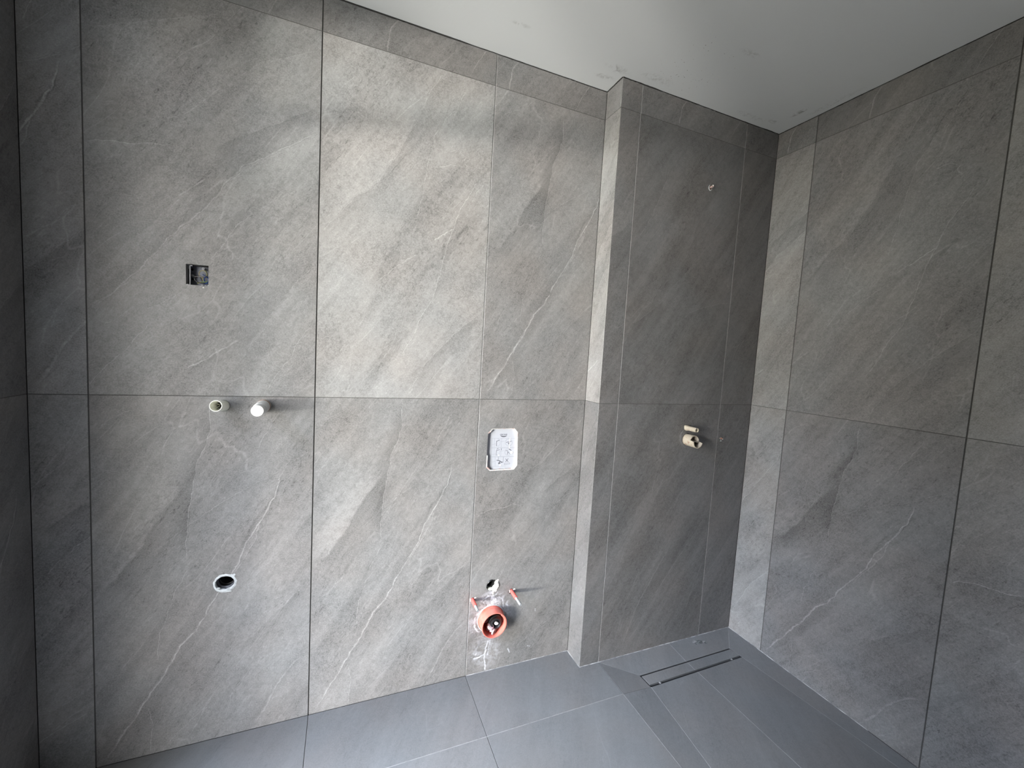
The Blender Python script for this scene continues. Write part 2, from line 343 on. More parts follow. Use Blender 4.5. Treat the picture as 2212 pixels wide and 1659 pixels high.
WALL = (0.205, 0.2, 0.196)
TM = {k: tile_mat('slate_face_' + k.lower(), WALL, v, 56) for k, v in VEINS.items()}
SMEAR = dict(lines=[
    ([(0.093, 0.143), (0.086, 0.11), (0.082, 0.078), (0.086, 0.04), (0.087, 0.002)], .75, .006, 0, .01, 'L'),
    ([(0.103, 0.143), (0.098, 0.10), (0.096, 0.07)], .5, .005, 0, .01, 'L'),
    ([(0.085, 0.082), (0.06, 0.072), (0.030, 0.070)], .9, .006, 0, .01, 'L'),
    ([(0.044, 0.096), (0.045, 0.088), (0.040, 0.084)], .7, .004, 0, .01, 'L'),
    ([(0.190, 0.083), (0.197, 0.070), (0.203, 0.060)], .6, .005, 0, .01, 'L'),
    ([(0.286, 0.072), (0.294, 0.070), (0.302, 0.0685)], .8, .003, 0, .01, 'L'),
    ([(0.314, 0.246), (0.314, 0.239), (0.315, 0.232)], .7, .003, 0, .01, 'L'),
    ([(0.105, 0.345), (0.103, 0.325), (0.106, 0.300)], .8, .012, 0, .01, 'L'),
    ([(0.070, 0.337), (0.085, 0.345), (0.105, 0.343), (0.125, 0.347)], .7, .006, 0, .01, 'L'),
    ([(0.130, 0.335), (0.150, 0.320), (0.158, 0.295), (0.160, 0.28)], .55, .005, 0, .01, 'L'),
    ([(0.060, 0.325), (0.072, 0.305), (0.070, 0.285)], .5, .005, 0, .01, 'L'),
    ([(0.178, 0.310), (0.172, 0.295), (0.180, 0.280)], .5, .008, 0, .01, 'L'),
    ([(0.030, 0.262), (0.028, 0.235), (0.036, 0.205), (0.050, 0.185)], .75, .006, 0, .01, 'L'),
    ([(0.100, 0.305), (0.06, 0.29), (0.036, 0.265)], .7, .006, 0, .01, 'L'),
    ([(0.175, 0.245), (0.182, 0.215), (0.182, 0.18), (0.175, 0.165)], .4, .003, 0, .01, 'L')],
    haze=[(0.095, 0.245, 0.13, 0.11, 0.55), (0.105, 0.33, 0.075, 0.05, 0.75), (0.085, 0.085, 0.10, 0.10, 0.35)])
TM['Dsmear'] = tile_mat('slate_face_d_smeared', WALL, VEINS['D'], 56, smear=SMEAR)
TM['plain'] = tile_mat('slate_face_plain', WALL, [
    ([(0.45, 1.15), (0.36, 0.95), (0.22, 0.72), (0.1, 0.5)], .35, .003, -.1, .1, 'L'),
    ([(0.58, 0.7), (0.45, 0.5), (0.3, 0.3), (0.2, 0.08)], .3, .003, -.1, .1, 'R')], 56)
TM['strip'] = tile_mat('slate_face_strip', WALL, [
    ([(0.24, 0.12), (0.215, 0.075), (0.205, 0.0)], .5, .005, -.05, .05, 'L'),
    ([(0.57, 0.12), (0.53, 0.06), (0.50, 0.0)], .45, .003, -.08, .08, 'L'),
    ([(0.36, 0.10), (0.28, 0.06), (0.25, 0.0)], .1, .003, .08, .08, 'L')], 52)
TM['floor'] = tile_mat('floor_tile_face', (0.150, 0.152, 0.154), [], 60, 0.42, rough=0.42)

M = {}
M['screed'] = pmat('dark_adhesive', (0.06, 0.058, 0.055), 0.9, 0.2)
M['grout_dark'] = pmat('grey_grout', (0.085, 0.083, 0.078), 0.9, 0.2)
M['grout_light'] = pmat('light_grout', (0.30, 0.295, 0.29), 0.85, 0.3, noise=(40, (0.20, 0.20, 0.195), 0.4, 0.7))
M['caulk'] = pmat('dark_caulk', (0.03, 0.029, 0.028), 0.9, 0.2)
M['sealant'] = pmat('pale_sealant', (0.40, 0.40, 0.40), 0.6, 0.4, noise=(30, (0.18, 0.18, 0.18), 0.42, 0.62))
M['white_sealant'] = pmat('white_sealant', (0.53, 0.555, 0.56), 0.6, 0.4, noise=(110, (0.38, 0.40, 0.41), 0.45, 0.7), bump=0.5)
M['plaster'] = pmat('white_plaster', (0.80, 0.79, 0.75), 0.8, 0.2, noise=(120, (0.62, 0.58, 0.48), 0.55, 0.75), bump=0.6)
M['cream'] = pmat('cream_plastic', (0.78, 0.78, 0.69), 0.42, 0.5, noise=(30, (0.72, 0.71, 0.62), 0.4, 0.7))
M['cap_white'] = pmat('white_plastic', (0.54, 0.54, 0.52), 0.35, 0.5)
M['guard'] = pmat('dusty_cream_plastic', (0.46, 0.405, 0.315), 0.7, 0.3, noise=(75, (0.28, 0.16, 0.12), 0.58, 0.70), bump=0.3)
M['guard_in'] = pmat('dusty_cream_plastic_inside', (0.36, 0.32, 0.27), 0.75, 0.2, noise=(75, (0.26, 0.22, 0.18), 0.5, 0.7))
M['box_grey'] = pmat('blue_grey_plastic', (0.14, 0.145, 0.175), 0.5, 0.4, noise=(45, (0.22, 0.23, 0.27), 0.5, 0.75))
M['box_pale'] = pmat('pale_grey_plastic', (0.52, 0.52, 0.54), 0.5, 0.4)
M['black'] = pmat('black_rubber', (0.012, 0.012, 0.013), 0.45, 0.5)
M['black_matte'] = pmat('black_cavity', (0.006, 0.006, 0.006), 0.9, 0.1)
M['drain_grey'] = pmat('charcoal_plastic', (0.055, 0.056, 0.066), 0.45, 0.5)
M['wire_green'] = pmat('green_yellow_insulation', (0.13, 0.22, 0.08), 0.45, 0.5, noise=(70, (0.30, 0.27, 0.06), 0.45, 0.55))
M['wire_blue'] = pmat('blue_insulation', (0.018, 0.05, 0.17), 0.45, 0.5)
M['wire_black'] = pmat('black_insulation', (0.015, 0.013, 0.016), 0.45, 0.5)
M['wire_grey'] = pmat('grey_insulation', (0.16, 0.15, 0.15), 0.45, 0.5)
M['wire_olive'] = pmat('yellow_insulation', (0.27, 0.24, 0.10), 0.45, 0.5)
M['orange'] = pmat('salmon_plastic', (0.72, 0.145, 0.108), 0.5, 0.4, noise=(28, (0.62, 0.22, 0.18), 0.42, 0.72))
M['sleeve_red'] = pmat('coral_plastic_sleeve', (0.74, 0.13, 0.11), 0.55, 0.4)
M['zinc'] = pmat('zinc_plated_steel', (0.72, 0.74, 0.75), 0.35, 0.5, 0.85)
M['brass'] = pmat('brown_brass', (0.30, 0.16, 0.11), 0.45, 0.5, 0.5)
M['pink'] = pmat('pale_pink_plastic', (0.66, 0.50, 0.53), 0.5, 0.4)
M['pink_grey'] = pmat('greyish_pink_rubber', (0.36, 0.29, 0.30), 0.6, 0.3)
M['panel'] = pmat('white_panel_plastic', (0.41, 0.425, 0.465), 0.45, 0.4)
M['collar'] = pmat('white_foam_collar', (0.56, 0.555, 0.57), 0.8, 0.2)
M['ink'] = pmat('grey_print', (0.13, 0.135, 0.155), 0.6, 0.3)
M['ink_light'] = pmat('pale_grey_print', (0.26, 0.275, 0.31), 0.6, 0.3)
M['foam'] = pmat('white_foam_edge', (0.54, 0.53, 0.515), 0.8, 0.2, noise=(85, (0.55, 0.34, 0.30), 0.53, 0.68))
M['steel'] = pmat('dark_steel_channel', (0.05, 0.05, 0.055), 0.4, 0.5, 0.6)
M['clip'] = pmat('pale_spacer', (0.24, 0.24, 0.24), 0.6, 0.4)
M['frame'] = pmat('white_door_frame', (0.75, 0.75, 0.74), 0.4, 0.5)
M['plain_wall'] = pmat('grey_render', (0.30, 0.29, 0.28), 0.9, 0.2)
M['mark'] = pmat('pale_scratch', (0.22, 0.22, 0.22), 0.8, 0.2)
M['flange'] = pmat('zinc_grey_plate', (0.22, 0.22, 0.22), 0.5, 0.4)
M['stub'] = pmat('pinkish_brown_plastic', (0.44, 0.34, 0.31), 0.6, 0.3, noise=(160, (0.20, 0.09, 0.07), 0.5, 0.65))
M['mark_grey'] = pmat('wet_plaster_mark', (0.17, 0.18, 0.18), 0.6, 0.3, noise=(90, (0.075, 0.08, 0.08), 0.42, 0.55))

def ceiling_mat():
    m = bpy.data.materials.new('white_ceiling_paint'); m.use_nodes = True
    n = m.node_tree; b = n.nodes['Principled BSDF']; nb = NB(n)
    tcn = n.nodes.new('ShaderNodeTexCoord'); co = tcn.outputs['Object']
    K = None
    for (cx, cy, rx, ry, a, sc_) in [(2.377, -0.135, 0.07, 0.028, 0.6, 30), (2.36, -0.075, 0.06, 0.02, 0.45, 40), (3.222, -0.168, 0.03, 0.016, 0.95, 45),
                                (3.256, -0.267, 0.018, 0.05, 0.75, 45), (3.10, -0.15, 0.12, 0.02, 0.3, 60), (2.62, -0.32, 0.14, 0.12, 0.0, 160),
                                (1.95, -0.17, 0.05, 0.012, 0.35, 30), (2.75, -0.42, 0.06, 0.02, 0.35, 90),
                                (2.55, -0.16, 0.10, 0.03, 0.3, 60), (3.31, -0.36, 0.02, 0.16, 0.35, 60)]:
        if a == 0.0: continue
        d = nb.mapping(co, (-cx / rx, -cy / ry, 0), (0, 0, 0), (1 / rx, 1 / ry, 0))
        ln = n.nodes.new('ShaderNodeVectorMath'); ln.operation = 'LENGTH'; nb.put(ln.inputs[0], d)
        h = nb.math('MULTIPLY', nb.rng(ln.outputs['Value'], 1.0, 0.3, 0, a, True), nb.rng(nb.noise(co, sc_, 4, 0.65, 1.0), 0.46, 0.66, 0, 1))
        K = h if K is None else nb.math('ADD', K, h)
    # a sprinkle of dark specks above the step
    d = nb.mapping(co, (-2.64 / 0.16, 0.27 / 0.17, 0), (0, 0, 0), (1 / 0.16, 1 / 0.17, 0))
    ln = n.nodes.new('ShaderNodeVectorMath'); ln.operation = 'LENGTH'; nb.put(ln.inputs[0], d)
    sp = nb.rng(nb.noise(co, 130, 1.0, 0.5), 0.735, 0.76, 0, 0.7)
    K = nb.math('ADD', K, nb.math('MULTIPLY', sp, nb.rng(ln.outputs['Value'], 1.0, 0.8, 0, 1)))
    mx = n.nodes.new('ShaderNodeMix'); mx.data_type = 'RGBA'
    mx.inputs[6].default_value = (0.63, 0.645, 0.65, 1); mx.inputs[7].default_value = (0.16, 0.15, 0.14, 1)
    nb.put(mx.inputs[0], nb.math('MINIMUM', K, 0.9))
    n.links.new(mx.outputs[2], b.inputs['Base Color'])
    b.inputs['Roughness'].default_value = 0.85; b.inputs['Specular IOR Level'].default_value = 0.25
    bp = n.nodes.new('ShaderNodeBump'); bp.inputs['Strength'].default_value = 0.15; bp.inputs['Distance'].default_value = 0.002
    nb.put(bp.inputs['Height'], nb.noise(co, 60, 3, 0.6)); n.links.new(bp.outputs[0], b.inputs['Normal'])
    return m
M['ceiling'] = ceiling_mat()

# ------------------------------------------------------------------ mesh helpers
def link(name, me, mat=None, parent=None, mw=None):
    ob = bpy.data.objects.new(name, me); COL.objects.link(ob)
    if mat is not None:
        for q in (mat if isinstance(mat, (list, tuple)) else [mat]): me.materials.append(q)
    if parent is not None: ob.parent = parent
    if mw is not None: ob.matrix_local = mw
    return ob
def from_bm(name, bm, mat, parent=None, mw=None, smooth=False):
    me = bpy.data.meshes.new(name); bmesh.ops.recalc_face_normals(bm, faces=bm.faces[:]) if len(bm.faces) else None
    if smooth:
        for f in bm.faces: f.smooth = True
    bm.to_mesh(me); bm.free()
    if smooth: me.set_sharp_from_angle(angle=math.radians(38))
    return link(name, me, mat, parent, mw)
def frame(o, x, y, z):
    x, y, z = Vector(x), Vector(y), Vector(z)
    return Matrix(((x.x, y.x, z.x, o[0]), (x.y, y.y, z.y, o[1]), (x.z, y.z, z.z, o[2]), (0, 0, 0, 1)))
BACK = lambda x, z, y=0.0: frame((x, y, z), (1, 0, 0), (0, 0, 1), (0, -1, 0))
RIGHT = lambda y, z: frame((XR, y, z), (0, -1, 0), (0, 0, 1), (-1, 0, 0))
RETURN = lambda y, z: frame((XI, y, z), (0, -1, 0), (0, 0, 1), (-1, 0, 0))
LEFT = lambda y, z: frame((XL, y, z), (0, 1, 0), (0, 0, 1), (1, 0, 0))
FRONT = lambda x, z: frame((x, YFRONT, z), (-1, 0, 0), (0, 0, 1), (0, 1, 0))
FLAT = lambda x, y, z=0.0: frame((x, y, z), (1, 0, 0), (0, 1, 0), (0, 0, 1))

def area2(l): return sum(a[0] * b[1] - b[0] * a[1] for a, b in zip(l, l[1:] + l[:1])) / 2
def offset_loop(l, d):
    """offset a closed loop to its left by d (inward for a counter-clockwise loop)"""
    out = []; n = len(l)
    for i in range(n):
        p, q, r = Vector(l[i - 1]), Vector(l[i]), Vector(l[(i + 1) % n])
        e1 = (q - p).normalized(); e2 = (r - q).normalized()
        n1 = Vector((-e1.y, e1.x)); n2 = Vector((-e2.y, e2.x))
        k = max(0.35, 1 + n1.dot(n2)); out.append(tuple(q + (n1 + n2) * (d / k)))
    return out
def plate_bm(outer, holes=(), th=0.009, ch=0.0007, zf=None, bm=None, back=True):
    """flat piece with holes: front at z=0, chamfered rim, thickness th towards -z"""
    bm = bm or bmesh.new(); zf = zf or (lambda x, y: 0.0)
    outer = list(outer)
    if area2(outer) < 0: outer.reverse()
    loops = [outer]
    for h in holes:
        h = list(h)
        if area2(h) > 0: h.reverse()
        loops.append(h)
    fr = [offset_loop(l, ch) for l in loops]
    flat = [q for l in fr for q in l]
    fv = [bm.verts.new((x, y, zf(x, y))) for x, y in flat]
    tris = tessellate_polygon([[Vector((x, y, 0)) for x, y in l] for l in fr])
    for t in tris:
        a, b, c = (flat[i] for i in t)
        if (b[0] - a[0]) * (c[1] - a[1]) - (c[0] - a[0]) * (b[1] - a[1]) < 0: t = t[::-1]
        try: bm.faces.new([fv[i] for i in t])
        except ValueError: pass
    k = 0; bv = []
    for l in loops:
        m1 = [bm.verts.new((x, y, zf(x, y) - ch)) for x, y in l]
        m2 = [bm.verts.new((x, y, zf(x, y) - th)) for x, y in l]; bv += m2
        n = len(l); f0 = fv[k:k + n]; k += n
        for i in range(n):
            j = (i + 1) % n
            bm.faces.new((f0[i], m1[i], m1[j], f0[j])); bm.faces.new((m1[i], m2[i], m2[j], m1[j]))
    if back:
        for t in tris:
            a, b, c = (flat[i] for i in t)
            if (b[0] - a[0]) * (c[1] - a[1]) - (c[0] - a[0]) * (b[1] - a[1]) > 0: t = t[::-1]
            try: bm.faces.new([bv[i] for i in t])
            except ValueError: pass
    return bm
def plate(name, outer, holes, mat, parent, mw, th=0.009, ch=0.0007, zf=None, tone=1.0):
    bm = plate_bm(outer, holes, th, ch, zf)
    me = bpy.data.meshes.new(name); bm.to_mesh(me); bm.free()
    ob = link(name, me, mat, parent, mw)
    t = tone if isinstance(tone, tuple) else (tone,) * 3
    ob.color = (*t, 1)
    return ob
def rect(x0, y0, x1, y1): return [(x0, y0), (x1, y0), (x1, y1), (x0, y1)]
def circle(cx, cy, r, n=32, ry=None, jit=0.0, rnd=None):
    ry = ry or r; rnd = rnd or random
    return [(cx + r * (1 + jit * rnd.uniform(-1, 1)) * math.cos(2 * math.pi * i / n), cy + ry * (1 + jit * rnd.uniform(-1, 1)) * math.sin(2 * math.pi * i / n)) for i in range(n)]
def bx(bm, x0, y0, z0, x1, y1, z1, mi=0):
    v = [bm.verts.new(p) for p in ((x0, y0, z0), (x1, y0, z0), (x1, y1, z0), (x0, y1, z0), (x0, y0, z1), (x1, y0, z1), (x1, y1, z1), (x0, y1, z1))]
    for q in ((3, 2, 1, 0), (4, 5, 6, 7), (0, 1, 5, 4), (1, 2, 6, 5), (2, 3, 7, 6), (3, 0, 4, 7)):
        bm.faces.new([v[i] for i in q]).material_index = mi
def lathe(bm, prof, n=32, cx=0, cy=0, M4=None, squash=1.0):
    """revolve (r, z) points about z; r=0 ends close to a point"""
    rings = []
    for r, z in prof:
        if r <= 1e-7: rings.append([bm.verts.new((cx, cy, z))])
        else: rings.append([bm.verts.new((cx + r * math.cos(2 * math.pi * i / n), cy + squash * r * math.sin(2 * math.pi * i / n), z)) for i in range(n)])
    for a, b in zip(rings, rings[1:]):
        for i in range(n):
            j = (i + 1) % n
            if len(a) == 1 and len(b) == 1: continue
            if len(a) == 1: bm.faces.new((a[0], b[j], b[i]))
            elif len(b) == 1: bm.faces.new((a[i], a[j], b[0]))
            else: bm.faces.new((a[i], a[j], b[j], b[i]))
    if M4 is not None:
        bmesh.ops.transform(bm, matrix=M4, verts=[v for r in rings for v in r])
    return bm
def tube(bm, pts, r, n=8, closed=False):
    P = [Vector(p) for p in pts]; rings = []; up = Vector((0.1, 0.2, 1)).normalized()
    for i, p in enumerate(P):
        a = P[i - 1] if (i > 0 or closed) else P[i]; b = P[(i + 1) % len(P)] if (i < len(P) - 1 or closed) else P[i]
        t = (b - a).normalized(); s = t.cross(up)
        if s.length < 1e-4: s = t.cross(Vector((1, 0, 0)))
        s.normalize(); u = s.cross(t)
        rings.append([bm.verts.new(p + r * (s * math.cos(2 * math.pi * k / n) + u * math.sin(2 * math.pi * k / n))) for k in range(n)])
    m = len(rings)
    for i in range(m if closed else m - 1):
        A, B = rings[i], rings[(i + 1) % m]
        for k in range(n): bm.faces.new((A[k], A[(k + 1) % n], B[(k + 1) % n], B[k]))
    if not closed:
        bm.faces.new(rings[0][::-1]); bm.faces.new(rings[-1])
    return bm
def ribbon(bm, pts, w, z0=0.0, th=0.0003):
    """a raised flat line through 2-D points"""
    P = [Vector(p) for p in pts]
    for a, b in zip(P, P[1:]):
        t = (b - a); L = t.length
        if L < 1e-7: continue
        t /= L; n = Vector((-t.y, t.x)) * w / 2; a2 = a - t * w * 0.3; b2 = b + t * w * 0.3
        lo = [bm.verts.new((*q, z0)) for q in (a2 - n, b2 - n, b2 + n, a2 + n)]
        hi = [bm.verts.new((*q, z0 + th)) for q in (a2 - n, b2 - n, b2 + n, a2 + n)]
        bm.faces.new(hi)
        for i in range(4): bm.faces.new((lo[i], lo[(i + 1) % 4], hi[(i + 1) % 4], hi[i]))
def ring_bm(inner, outer, z0, z1, bm=None):
    """ragged flat ring between two loops of equal length"""
    bm = bm or bmesh.new(); n = len(inner)
    mid = [((a[0] + b[0]) / 2, (a[1] + b[1]) / 2) for a, b in zip(inner, outer)]
    A = [bm.verts.new((*p, z0)) for p in inner]; T = [bm.verts.new((*p, z1)) for p in mid]; B = [bm.verts.new((*p, z0)) for p in outer]
    A2 = [bm.verts.new(((p[0] * 0.85 + q[0] * 0.15), (p[1] * 0.85 + q[1] * 0.15), z1 * 0.85)) for p, q in zip(inner, outer)]
    for i in range(n):
        j = (i + 1) % n
        bm.faces.new((A[i], A[j], A2[j], A2[i])); bm.faces.new((A2[i], A2[j], T[j], T[i])); bm.faces.new((T[i], T[j], B[j], B[i]))
    return bm
def lump(bm, c, rx, ry, rz, seed=1, sub=2, rough=0.18):
    r = bmesh.ops.create_icosphere(bm, subdivisions=sub, radius=1.0); rd = random.Random(seed)
    for v in r['verts']:
        k = 1 + rd.uniform(-rough, rough)
        v.co = Vector((c[0] + v.co.x * rx * k, c[1] + v.co.y * ry * k, c[2] + v.co.z * rz * k))

def thing(name, label, cat, mw, group=None):
    o = bpy.data.objects.new(name, None); COL.objects.link(o); o.empty_display_size = 0.03
    o.matrix_world = mw; o['label'] = label; o['category'] = cat
    if group: o['group'] = group
    return o
def struct(ob): ob['kind'] = 'structure'; return ob

# tone of the single tiles (some batch difference, plus room light and shade painted in)
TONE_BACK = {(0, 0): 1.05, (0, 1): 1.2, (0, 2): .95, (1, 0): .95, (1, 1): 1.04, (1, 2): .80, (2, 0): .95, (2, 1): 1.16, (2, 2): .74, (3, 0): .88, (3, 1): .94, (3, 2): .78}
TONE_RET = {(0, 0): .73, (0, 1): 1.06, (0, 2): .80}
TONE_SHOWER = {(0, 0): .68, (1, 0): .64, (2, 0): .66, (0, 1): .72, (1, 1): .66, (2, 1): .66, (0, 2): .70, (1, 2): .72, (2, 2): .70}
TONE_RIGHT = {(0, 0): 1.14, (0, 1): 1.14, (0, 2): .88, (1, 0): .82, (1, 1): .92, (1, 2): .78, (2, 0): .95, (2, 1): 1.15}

# ------------------------------------------------------------------ setting: shell
GV, GH = 0.0034, 0.0018
OCT = [(1.984, 0.8985), (2.092, 0.8985), (2.1065, 0.916), (2.1000, 1.060), (2.0850, 1.0755), (1.985, 1.0755), (1.9685, 1.058), (1.9680, 0.914)]
rj = random.Random(3)
HB = dict(                                                     # openings in the back wall, world X/Z
    box=[(0.9452, 1.5512), (0.9995, 1.5512), (1.0030, 1.5531), (1.0034, 1.6150), (0.985, 1.6146), (0.966, 1.6138), (0.957, 1.6146), (0.9449, 1.6128)],
    sleeve=circle(1.044, 1.1685, 0.0186, 28), cap=circle(1.1597, 1.1689, 0.020, 28),
    drain=circle(1.0505, 0.5595, 0.0295, 32, 0.0285), plate=OCT,
    flush=circle(2.0264, 0.389, 0.0285, 28, 0.0255), rodl=circle(1.940, 0.3400, 0.0095, 12, jit=0.12, rnd=rj),
    rodr=circle(2.1145, 0.3462, 0.0115, 12, jit=0.18, rnd=rj), waste=circle(2.026, 0.239, 0.0585, 40))
HS = dict(                                                     # openings in the shower wall
    arm=circle(2.9412, 2.2005, 0.0115, 20), big=circle(2.9392, 1.0300, 0.0305, 30), small=circle(2.9282, 1.0873, 0.0145, 20),
    hose=circle(3.1593, 1.0299, 0.0115, 20))

def slab_bm(bm, M4, outer, holes, th, z0=-0.009):
    n0 = len(bm.verts); plate_bm(outer, holes, th, 0.0004, None, bm)
    bm.verts.ensure_lookup_table()
    bmesh.ops.transform(bm, matrix=M4 @ Matrix.Translation((0, 0, z0)), verts=bm.verts[n0:])
bm = bmesh.new()
slab_bm(bm, BACK(0, 0), rect(XL - 0.25, -0.12, XI + 0.0095, ZC), [HB[k] for k in HB], 0.12)
slab_bm(bm, BACK(0, 0, -DEP), rect(XI + 0.009, -0.12, XR + 0.15, ZC), [HS[k] for k in HS], 0.12 + DEP)
wall_back = struct(from_bm('wall_back', bm, M['screed']))
bm = bmesh.new(); bx(bm, XR + 0.009, YFRONT - 0.15, -0.12, XR + 0.16, -DEP + 0.009, ZC)
wall_right = struct(from_bm('wall_right', bm, M['screed']))
bm = bmesh.new()
for q in ((XL - 0.25, OY0, -0.12, XL - 0.009, 0.009, ZC), (XL - 0.25, OY1, OZ, XL - 0.009, OY0, ZC), (XL - 0.25, YFRONT - 0.15, -0.12, XL - 0.009, OY1, ZC),
          (XL - 0.25, OY1, -0.12, XL - 0.009, OY0, -0.01)): bx(bm, *q)
wall_left = struct(from_bm('wall_left', bm, M['plain_wall']))
bm = bmesh.new(); bx(bm, XL - 0.25, YFRONT - 0.15, -0.12, XR + 0.16, YFRONT - 0.009, ZC)
wall_front = struct(from_bm('wall_front', bm, M['screed']))
bm = bmesh.new(); bx(bm, XL - 0.25, YFRONT - 0.15, ZC, XR + 0.16, 0.14, ZC + 0.15)
ceiling = struct(from_bm('ceiling', bm, M['ceiling']))

def wall_tiles(parent, MW, cols, rows, faces, tones, holes=None, lo=None):
    """tiles of one wall plane; cols = (x0, x1) in the plane's own metres, rows likewise; faces[(c, r)] = (face, shift x, shift y)"""
    for c, (x0, x1) in enumerate(cols):
        for r, (y0, y1) in enumerate(rows):
            fc, dx, dy = faces.get((c, r), ('plain', 0.0, 0.0))
            hl = [[(a - x0 + dx, b - y0 + dy) for a, b in h] for h in (holes or []) if x0 < sum(a for a, _ in h) / len(h) < x1 and y0 < sum(b for _, b in h) / len(h) < y1]
            gl = 0.0008 if c == 0 else GV / 2; gr = 0.0008 if c == len(cols) - 1 else GV / 2
            gb = 0.0004 if r == 0 else GH / 2; gt = 0.003 if r == len(rows) - 1 else GH / 2
            plate('tile', rect(dx + gl, dy + gb, dx + x1 - x0 - gr, dy + y1 - y0 - gt), hl, TM[fc], parent,
                  MW @ Matrix.Translation((x0 - dx, y0 - dy, 0)), tone=tones.get((c, r), 1.0))
def grout(parent, MW, verts_, horis, light=False):
    """joint filling: (x, y0, y1) uprights and (y, x0, x1) levels"""
    bm = bmesh.new()
    for x, a, b in verts_: bx(bm, x - GV / 2 - 0.0003, a, -0.0088, x + (-0.0001 if light else GV / 2 + 0.0003), b, -0.0030)
    if light:                                                   # pale strip painted in as the lit edge of the right-hand tile
        bl = bmesh.new()
        for x, a, b in verts_: bx(bl, x, a, -0.0088, x + GV / 2 + 0.0003, b, -0.0007)
        from_bm('grout', bl, M['grout_light'], parent, MW)
    for y, a, b in horis: bx(bm, a, y - GH / 2 - 0.0003, -0.0088, b, y + GH / 2 + 0.0003, -0.0012)
    from_bm('grout', bm, M['grout_dark'], parent, MW)

ROWS = [(0, ZM), (ZM, ZT), (ZT, ZC)]
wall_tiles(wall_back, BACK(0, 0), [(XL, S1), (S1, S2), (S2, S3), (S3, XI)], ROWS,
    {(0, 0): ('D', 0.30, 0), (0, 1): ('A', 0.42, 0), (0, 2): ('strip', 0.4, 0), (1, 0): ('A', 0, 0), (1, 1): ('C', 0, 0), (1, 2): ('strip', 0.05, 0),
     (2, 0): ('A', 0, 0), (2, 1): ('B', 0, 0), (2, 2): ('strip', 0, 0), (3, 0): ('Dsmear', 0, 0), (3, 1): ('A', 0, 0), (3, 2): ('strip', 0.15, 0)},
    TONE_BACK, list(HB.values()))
grout(wall_back, BACK(0, 0), [(S1, 0, ZC - .003), (S2, 0, ZC - .003)], [(ZM, XL, XI), (ZT, XL, XI)])
grout(wall_back, BACK(0, 0), [(S3, 0, ZC - .003)], [], True)
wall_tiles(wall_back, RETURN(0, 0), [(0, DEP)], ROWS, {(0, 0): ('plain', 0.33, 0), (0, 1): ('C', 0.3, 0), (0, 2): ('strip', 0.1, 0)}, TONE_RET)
grout(wall_back, RETURN(0, 0), [], [(ZM, 0, DEP - 0.001), (ZT, 0, DEP - 0.001)])
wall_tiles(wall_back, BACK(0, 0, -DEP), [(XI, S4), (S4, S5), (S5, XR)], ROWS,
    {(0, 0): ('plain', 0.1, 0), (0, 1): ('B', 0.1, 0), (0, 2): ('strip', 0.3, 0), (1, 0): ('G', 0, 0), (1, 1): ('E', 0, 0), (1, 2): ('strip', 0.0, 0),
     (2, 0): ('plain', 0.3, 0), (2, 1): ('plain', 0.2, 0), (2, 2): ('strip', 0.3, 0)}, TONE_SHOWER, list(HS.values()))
grout(wall_back, BACK(0, 0, -DEP), [(S4, 0, ZC - .003), (S5, 0, ZC - .003)], [], True)
grout(wall_back, BACK(0, 0, -DEP), [], [(ZM, XI, XR), (ZT, XI, XR)])
RC = [(DEP, R1), (R1, R2), (R2, R2 + .61), (R2 + .61, R2 + 1.22), (R2 + 1.22, R2 + 1.83), (R2 + 1.83, -YFRONT)]
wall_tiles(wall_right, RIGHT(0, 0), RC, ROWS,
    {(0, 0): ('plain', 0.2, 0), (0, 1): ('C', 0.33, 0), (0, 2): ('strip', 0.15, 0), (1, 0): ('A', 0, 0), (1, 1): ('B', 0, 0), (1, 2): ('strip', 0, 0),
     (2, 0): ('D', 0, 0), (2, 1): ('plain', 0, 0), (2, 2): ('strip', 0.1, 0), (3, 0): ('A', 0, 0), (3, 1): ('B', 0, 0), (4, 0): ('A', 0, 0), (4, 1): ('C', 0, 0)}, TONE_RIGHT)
grout(wall_right, RIGHT(0, 0), [(R1, 0, ZC - .003), (R2, 0, ZC - .003), (R2 + .61, 0, ZC - .003)], [(ZM, DEP, -YFRONT), (ZT, DEP, -YFRONT)])
wall_tiles(wall_left, LEFT(0, 0), [(OY0 + 0.002, 0.0)], ROWS, {(0, 0): ('A', 0.1, 0), (0, 1): ('B', 0.1, 0), (0, 2): ('strip', 0.1, 0)}, {(0, 0): .65, (0, 1): .65, (0, 2): .62})  # left wall tones lowered, its shade put into the tile colour
wall_tiles(wall_left, LEFT(0, 0), [(YFRONT, YFRONT + .61), (YFRONT + .61, YFRONT + 1.22), (YFRONT + 1.22, OY1 - 0.002)], ROWS, {}, {})
wall_tiles(wall_left, LEFT(0, 0), [(OY1, OY0)], [(OZ, ZC)], {(0, 0): ('strip', 0, 0)}, {})
grout(wall_left, LEFT(0, 0), [], [(ZM, OY0, 0), (ZT, OY0, 0)])
wall_tiles(wall_front, FRONT(XR, 0), [(0, .6), (.6, 1.2), (1.2, 1.8), (1.8, 2.4), (2.4, XR - XL)], ROWS, {}, {})

# balcony door opening (outside the frame): jambs, head, transom bar
bm = bmesh.new(); fx0, fx1 = XL - 0.085, XL - 0.02
bx(bm, fx0, OY1, 0, fx1, OY1 + 0.05, OZ); bx(bm, fx0, OY0 - 0.045, 0, fx1, OY0, OZ); bx(bm, fx0, OY1 + 0.05, OZ - 0.03, fx1, OY0 - 0.045, OZ)
d1 = struct(from_bm('door_1', bm, M['frame']))
bm = bmesh.new(); bx(bm, fx0 + 0.01, OY1 + 0.05, 1.972, fx1 - 0.005, OY0 - 0.045, 2.018); from_bm('transom_bar', bm, M['frame'], d1)

